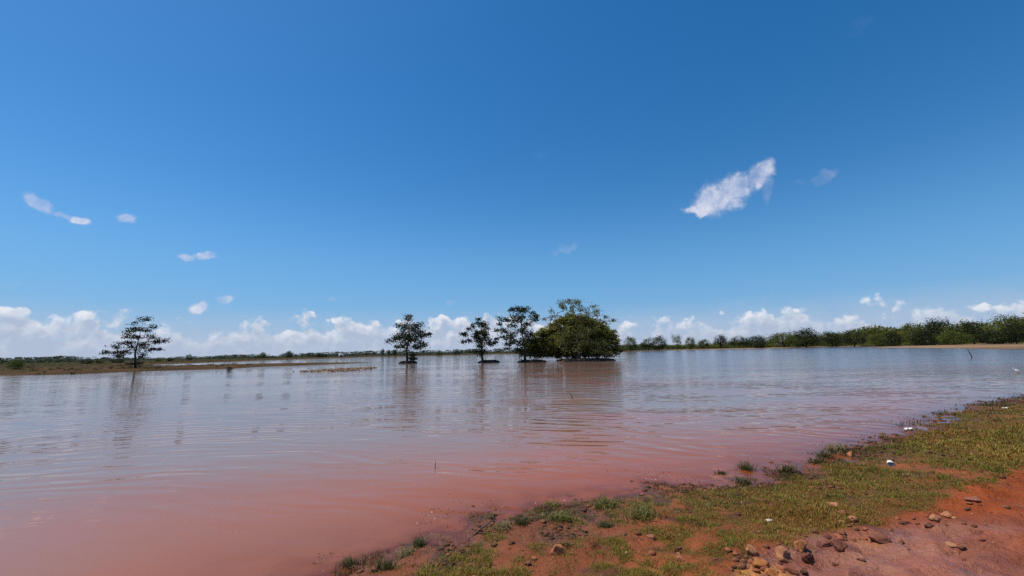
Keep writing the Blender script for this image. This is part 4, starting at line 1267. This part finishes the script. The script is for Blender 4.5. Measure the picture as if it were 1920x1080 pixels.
def dens4(x, y):
    d1, dp = look(x, y, 'D1'), look(x, y, 'DP')
    return np.exp(-((d1 - 0.35) / (0.45 + 0.02 * np.hypot(x, y))) ** 2) * (dp < -0.05) * sstep(fbm(x * 1.6, y * 1.6, 501, 3), -0.12, 0.15)
tx, ty = scatter(620, rng, dens4, 0, 26.0, 0.85)
nb = 34
bx = np.repeat(tx, nb); by = np.repeat(ty, nb)
dd = np.hypot(bx, by); N = len(bx)
sp = np.repeat(rng.uniform(0.012, 0.045, len(tx)), nb) * np.clip(0.7 + dd * 0.06, 0.7, 1.8)
bx = bx + rng.normal(0, 1, N) * sp; by = by + rng.normal(0, 1, N) * sp
bz = np.maximum(look(bx, by), -0.03)
L = rng.uniform(0.3, 1.0, N) * np.repeat(rng.uniform(0.02, 0.06, len(tx)), nb) * np.clip(0.8 + dd * 0.03, 0.8, 1.4)
Wd = 0.0032 * np.clip(dd / 3.5, 0.8, 3.6) * rng.uniform(0.7, 1.3, N)
kind_ = np.repeat(rng.uniform(0, 1, len(tx)), nb)[:, None]; f = rng.uniform(0, 1, (N, 1))
col = np.where(kind_ < 0.4, np.array([0.070, 0.092, 0.020]) * (1 - f) + np.array([0.20, 0.17, 0.05]) * f, np.where(kind_ < 0.75, np.array([0.030, 0.026, 0.013]) * (1 - f) + np.array([0.09, 0.05, 0.025]) * f, np.array([0.16, 0.10, 0.045]) * (1 - f) + np.array([0.28, 0.20, 0.09]) * f))
V, Q, T, cc = blades(rng, bx, by, bz, L, Wd, 1.2, col * rng.uniform(0.6, 1.3, (N, 1)))
o = link("weeds", np_mesh("weeds", V, [Q, T], cc), M_GRASS)
tag(o, "scattered small weeds and dead stems on the muddy waterside", "weeds", kind="stuff")

# individual tufts standing clear of the rest
TUFTS = [ # px, py, width px, height px, label
    (655, 1058, 26, 18, "small tuft at the bottom edge, nearest the open water"),
    (722, 1066, 34, 26, "dark grass tuft on the mud left of the forked twig"),
    (760, 1042, 32, 18, "pale flattened tuft beside the dark one near the bottom waterline"),
    (786, 1022, 26, 20, "small drowned tuft in the shallows below the twig"),
    (722, 968, 34, 8, "faint drowned tuft farthest out in the near water"),
    (943, 990, 34, 16, "brown tuft just right of the forked twig"),
    (978, 982, 22, 18, "upright small tuft second to the right of the twig"),
    (1046, 976, 50, 22, "wide green tuft at the near waterline, above the lone orange rock"),
    (1038, 948, 28, 14, "pale green tuft in shallow water above the wide green one"),
    (1132, 950, 44, 24, "yellow green tuft on the water side of a bare red patch"),
    (1205, 968, 60, 26, "bright green clump on the landward side of a bare red patch"),
    (1135, 988, 34, 14, "blackish matted tuft below the bare red patch"),
    (1395, 906, 28, 18, "dark tuft in the shallows where the puddles begin"),
    (1354, 888, 18, 12, "small dark tuft out in the water off the puddles"),
    (1476, 886, 32, 24, "bushy black green tuft standing in the puddle"),
    (1400, 880, 24, 22, "thin loose tuft in the water left of the bushy black green one"),
    (1530, 868, 34, 16, "low dark tuft between the bushy tuft and the orange clod"),
    (1570, 848, 34, 24, "pale reedy tuft in the water left of the orange clod"),
    (1545, 858, 18, 20, "slim reedy tuft farthest left of the reeds by the orange clod"),
]
for i, (px, py, wpx, hpx, lab) in enumerate(TUFTS):
    p = ground_at(px, py)
    dep = (p - Vector((0, 0, CAM_Z))).dot(CAM_R @ Vector((0, 0, -1)))
    mp = dep / FPX
    rng = np.random.default_rng(700 + i)
    n = int(60 + wpx * 3.5)
    ax = rng.normal(0, wpx * mp * 0.26, n); ay = rng.normal(0, wpx * mp * 0.22, n)
    az_ = np.maximum(look(p.x + ax, p.y + ay), -0.05) - p.z
    L = rng.uniform(0.25, 1.0, n) ** 1.3 * hpx * mp * 1.1
    Wd = np.full(n, max(0.0032, 1.3 * mp)) * rng.uniform(0.7, 1.2, n)
    f = rng.uniform(0, 1, (n, 1))
    if any(k in lab for k in ("bright", "wide green", "yellow")):
        col = np.array([0.075, 0.095, 0.025]) * (1 - f) + np.array([0.20, 0.16, 0.055]) * f
    elif "pale" in lab or "brown" in lab:
        col = np.array([0.11, 0.105, 0.04]) * (1 - f) + np.array([0.26, 0.19, 0.10]) * f
    else:
        col = np.array([0.05, 0.06, 0.02]) * (1 - f) + np.array([0.10, 0.075, 0.035]) * f
    V, Q, T, cc = blades(rng, ax, ay, az_, L, Wd, 1.3, col * rng.uniform(0.6, 1.3, (n, 1)))
    o = link("grass_tuft", np_mesh("grass_tuft", V, [Q, T], cc), M_GRASS, None, p)
    tag(o, lab, "grass tuft", "grass tufts at the water's edge")

# clods, crumbs and stones too many to count
rng = np.random.default_rng(31)
def dens3(x, y):
    d1, dp = look(x, y, 'D1'), look(x, y, 'DP')
    e = 0.9 * np.exp(-np.abs(dp - 0.25) / 0.35) + 0.14 * (dp > 0) + 0.18 * ((d1 > 0.05) & (dp < 0)) * (1 - sstep(x + 0.25 * (y - 3), 1.0, 3.0))
    return np.where(d1 > 0.03, e, 0) * sstep(fbm(x * 1.7, y * 1.7, 401, 3), -0.15, 0.2)
sx, sy = scatter(2600, rng, dens3, 0, 16.0, 0.9)
sz = look(sx, sy)
lv, lf = ico(1)
g = Geo()
for x_, y_, z_ in zip(sx, sy, sz):
    if z_ < 0.005: continue
    s = 0.004 + 0.030 * rng.uniform() ** 4
    v = lv * (1 + rng.normal(0, 0.16, (len(lv), 1))) * np.array([1, rng.uniform(0.6, 1), rng.uniform(0.45, 0.8)]) * s
    k = rng.uniform()
    cc = (0.15, 0.058, 0.032) if k < 0.5 else ((0.26, 0.085, 0.042) if k < 0.92 else (0.38, 0.18, 0.08))
    g.add(v + np.array([x_, y_, z_ + s * 0.25]), None, lf, np.array(cc) * rng.uniform(0.6, 1.2))
def dens5(x, y):
    d1, dp = look(x, y, 'D1'), look(x, y, 'DP')
    return np.exp(-((d1 - 0.25) / (0.32 + 0.02 * np.hypot(x, y))) ** 2) * (dp < 0) * sstep(fbm(x * 2.1, y * 2.1, 601, 3), -0.05, 0.2)
sx, sy = scatter(1500, rng, dens5, 0, 24.0, 0.85)
sz = look(sx, sy)
for x_, y_, z_ in zip(sx, sy, sz):
    s = (0.006 + 0.026 * rng.uniform() ** 2) * (0.8 + 0.05 * math.hypot(x_, y_))
    v = lv * (1 + rng.normal(0, 0.22, (len(lv), 1))) * np.array([1, rng.uniform(0.6, 1), rng.uniform(0.4, 0.7)]) * s
    k = rng.uniform()
    cc = (0.075, 0.036, 0.020) if k < 0.6 else (0.13, 0.05, 0.026)
    g.add(v + np.array([x_, y_, max(z_, -0.01) + s * 0.1]), None, lf, np.array(cc) * rng.uniform(0.6, 1.3))
M_CLOD = make_rough_mat("clod_earth", (1, 1, 1), 0.4, 30.0, 0.9, 0.003, tint=True)
o = link("gravel", g.mesh("gravel"), M_CLOD)
tag(o, "small dark clods and stones strewn over the near mud", "gravel", kind="stuff")

rng = np.random.default_rng(41)
def dens6(x, y):
    d1 = look(x, y, 'D1')
    return np.exp(-((d1 + 0.45) / 0.5) ** 2) * (look(x, y) < -0.004) * sstep(fbm(x * 1.5, y * 1.5, 701, 3), -0.05, 0.2)
sx, sy = scatter(420, rng, dens6, 0, 16.0, 0.9)
g = Geo()
for x_, y_ in zip(sx, sy):
    s = rng.uniform(0.004, 0.014) * (0.8 + 0.06 * math.hypot(x_, y_)); a = rng.uniform(0, 6.28)
    ca, sa = math.cos(a), math.sin(a)
    v = [(x_ + s * ca, y_ + s * sa, 0.004), (x_ - s * 0.35 * sa, y_ + s * 0.35 * ca, 0.007), (x_ - s * ca, y_ - s * sa, 0.004), (x_ + s * 0.35 * sa, y_ - s * 0.35 * ca, 0.003)]
    k = rng.uniform()
    g.add(v, [(0, 1, 2, 3)], None, (0.06, 0.035, 0.02) if k < 0.6 else ((0.30, 0.22, 0.12) if k < 0.88 else (0.6, 0.58, 0.52)))
o = link("debris", g.mesh("debris"), M_CLOD)
tag(o, "bits of dead leaf and stem floating close to the bank", "debris", kind="stuff")

# ------------------------------------------------------------------ driftwood, sticks, litter, stump, egret
def pix_vec(p, dpx, dpy):
    """offset in the upright plane through p facing the camera, in metres, for a pixel offset"""
    dep = (p - Vector((0, 0, CAM_Z))).dot(CAM_R @ Vector((0, 0, -1)))
    return Vector((dpx * dep / FPX, 0, -dpy * dep / FPX))

def twig():
    a = ground_at(890, 1003); b0 = a + pix_vec(a, 34, -24) + Vector((0, 0.06, 0))
    root = empty("forked_twig", a); tag(root, "forked dead twig sticking up from the mud at the near waterline", "twig")
    d = b0 - a
    g = Geo(); g.tube([(-0.03, -0.01, -0.02), d * 0.3 + Vector((0, 0, 0.008)), d * 0.65 + Vector((0.004, 0, -0.004)), d], [0.010, 0.009, 0.0075, 0.006], 7)
    link("stem", g.mesh("stem", True), M_WOOD, root)
    g = Geo(); g.tube([d * 0.93, d + Vector((-0.012, 0, 0.014)), d + Vector((-0.014, 0.002, 0.032))], [0.006, 0.006, 0.004], 6)
    link("fork", g.mesh("fork", True), M_WOOD, root)
    g = Geo(); g.tube([d * 0.96, d + Vector((0.016, 0, -0.002)), d + Vector((0.024, 0.0, -0.012))], [0.005, 0.004, 0.003], 6)
    link("fork", g.mesh("fork", True), M_WOOD, root)
    g = Geo(); g.tube([d * 0.12, d * 0.1 + Vector((0.05, -0.01, 0.006)), d * 0.1 + Vector((0.09, -0.02, -0.005))], [0.007, 0.006, 0.004], 6)
    link("branch", g.mesh("branch", True), M_WOOD, root)
twig()

def stick(label, pts, r):
    p = Vector((*on_plane(*pts[0]), 0))
    g = Geo()
    V = [pix_vec(p, q[0] - pts[0][0], q[1] - pts[0][1]) for q in pts]
    V[0] = V[0] + Vector((0, 0, -0.2))
    V = [v + Vector((0, 0.05 * i, 0)) for i, v in enumerate(V)]
    g.tube(V, [r * (1 - 0.45 * i / (len(V) - 1)) for i in range(len(V))], 6)
    o = link("stick", g.mesh("stick", True), M_WOOD, None, p)
    tag(o, label, "stick", "sticks standing in the water")
stick("thin bent stick poking out of the water under the dome tree's reflection", [(1073.5, 748), (1073, 744), (1070, 739), (1065.5, 735)], 0.022)
stick("dark leaning stick standing in the water below the right wood", [(1823.5, 671), (1822, 664), (1820, 658), (1819, 652)], 0.05)
stick("short dark upright stalk in the near water, left of centre", [(815, 880), (815, 873), (814.6, 868)], 0.008)
stick("thin upright weed stalk in the shallows above the wide green tuft", [(1086, 958), (1085, 948), (1083, 940)], 0.005)

def stump():
    x, y = on_plane(1618, 649)
    root = empty("stump", (x, y, -0.1)); tag(root, "black pointed stump at the water's edge in front of the right wood", "stump")
    k = y / FPX
    g = Geo()
    g.tube([(0, 0, 0), (-1 * k, 0, 2.5 * k), (-3 * k, 0.2, 5 * k), (-5 * k, 0.3, 8 * k)], [4.2 * k, 3.0 * k, 1.7 * k, 0.4 * k], 8)
    link("trunk", g.mesh("trunk"), M_MOUND, root)
    for (sx, r) in ((4, 1.2), (-4, 1.0), (2, 1.0)):
        g = Geo(); g.tube([(0, -0.3, 2.4 * k), (sx * 0.7 * k, -0.5, 1.6 * k), (sx * 1.3 * k, -0.7, 0)], [r * k, r * 0.8 * k, r * 0.5 * k], 6)
        link("root", g.mesh("root"), M_MOUND, root)
stump()

def crumple(name, label, px, py, wpx, hk, seed, hollow=False, cat="litter"):
    p = ground_at(px, py)
    dep = (p - Vector((0, 0, CAM_Z))).dot(CAM_R @ Vector((0, 0, -1)))
    s = wpx * dep / FPX
    rng = np.random.default_rng(seed)
    if hollow:                                     # crushed paper cup lying on its side
        g = Geo(); n = 18; V = []; prof = [(0.0, 0.30), (0.02, 0.34), (0.5, 0.42), (0.95, 0.50), (1.0, 0.53), (0.97, 0.47), (0.5, 0.38), (0.04, 0.29)]
        for (l, r) in prof:
            for k in range(n):
                t = 2 * math.pi * k / n
                dent = 1 + 0.10 * math.sin(2 * t + 1.0) + 0.06 * math.sin(5 * t + l * 3)
                V.append((r * math.cos(t) * dent * s, (0.5 - l) * s * 1.0, r * 0.8 * math.sin(t) * dent * s))
        Q = [(i * n + k, i * n + (k + 1) % n, (i + 1) * n + (k + 1) % n, (i + 1) * n + k) for i in range(len(prof) - 1) for k in range(n)]
        g.add(V, Q); b = len(V)
        g.add([(0, 0.5 * s, 0)] + V[:n], None, [(0, 1 + k, 1 + (k + 1) % n) for k in range(n)])
        me = g.mesh(name, False)
        o = link(name, me, M_WHITE, None, p + Vector((0, 0.3 * s, 0.38 * s)))
        o.rotation_euler = (R(14), R(8), R(-28))
    else:                                          # folded scrap
        m_ = 9; V = []
        for i in range(m_):
            for j in range(m_):
                u, v_ = i / (m_ - 1) - 0.5, j / (m_ - 1) - 0.5
                edge = 1 + 0.16 * math.sin(5 * u + seed) * math.cos(4 * v_ + seed)
                V.append((u * s * edge, v_ * s * 0.7 * edge, hk * s * (0.35 + 0.5 * abs(math.sin(4.1 * u + 2.2 * v_ + seed)) + 0.25 * rng.uniform(-1, 1))))
        Q = [(i * m_ + j, (i + 1) * m_ + j, (i + 1) * m_ + j + 1, i * m_ + j + 1) for i in range(m_ - 1) for j in range(m_ - 1)]
        g = Geo(); g.add(V, Q)
        o = link(name, g.mesh(name, False), M_WHITE, None, p)
        md = o.modifiers.new("thick", 'SOLIDIFY'); md.thickness = 0.003
    tag(o, label, cat)
    return o
crumple("litter_piece", "hollow white piece of litter lying on the middle of the grass bank", 1673, 873, 11, 0.7, 3, True)
crumple("litter_piece", "flat white scrap on the wet tufts at the water's edge", 1705, 807, 12, 0.4, 5)
crumple("litter_piece", "small white scrap at the far waterline, near the frame's right edge", 1886, 766, 8, 0.3, 8)
crumple("litter_piece", "pale beige scrap lying in the middle of the near grass", 1443, 977, 10, 0.3, 12)

def egret():
    x, y = on_plane(1908, 699.5)
    root = empty("white_egret", (x, y, 0)); tag(root, "white egret wading in the shallows at the far right, head stretched left", "egret")
    k = y / FPX
    # body and neck: one continuous surface; body slopes down to the tail at right
    path = [(4.5, 0, 1.5), (3.2, 0, 2.2), (1.2, 0, 3.4), (-1.2, 0, 4.6), (-3.2, 0, 5.3), (-4.6, 0, 5.7), (-5.6, 0, 6.6), (-6.0, 0, 7.8), (-6.6, 0, 8.7), (-7.6, 0, 9.0), (-8.6, 0, 8.8)]
    rad = [0.2, 1.1, 1.9, 2.2, 1.8, 1.0, 0.62, 0.52, 0.6, 0.75, 0.35]
    g = Geo(); g.tube([Vector(p) * k for p in path], [r * k for r in rad], 12)
    b = link("body", g.mesh("body", True), M_FEATHER, root)
    sm = b.modifiers.new("smooth", 'SUBSURF'); sm.levels = 1; sm.render_levels = 2
    g = Geo(); g.tube([Vector(p) * k for p in [(-8.4, 0, 8.85), (-9.6, 0, 8.6), (-11.2, 0, 8.2)]], [0.28 * k, 0.18 * k, 0.03 * k], 8)
    link("beak", g.mesh("beak", True), M_BEAK, root)
    for sy_ in (-1, 1):
        g = Geo()
        g.tube([Vector(p) * k for p in [(2.6, sy_ * 1.5, 2.6), (1.4, sy_ * 1.9, 3.4), (-0.6, sy_ * 1.9, 4.4), (-2.2, sy_ * 1.4, 5.1)]], [0.12 * k, 0.5 * k, 0.62 * k, 0.3 * k], 8)
        link("wing", g.mesh("wing", True), M_FEATHER, root)
        g = Geo(); g.tube([Vector(p) * k for p in [(0.4, sy_ * 0.5, 3.0), (0.9, sy_ * 0.5, 1.4), (0.5, sy_ * 0.5, -1.5)]], [0.2 * k, 0.13 * k, 0.11 * k], 6)
        link("leg", g.mesh("leg", True), M_LEG, root)
    for sy_ in (-0.45, 0.45):
        g = Geo(); v, f_ = ico(1); g.add(v * 0.12 * k + np.array([-7.9, sy_ * 1.2, 9.1]) * k, None, f_)
        link("eye", g.mesh("eye", True), M_LEG, b)
egret()
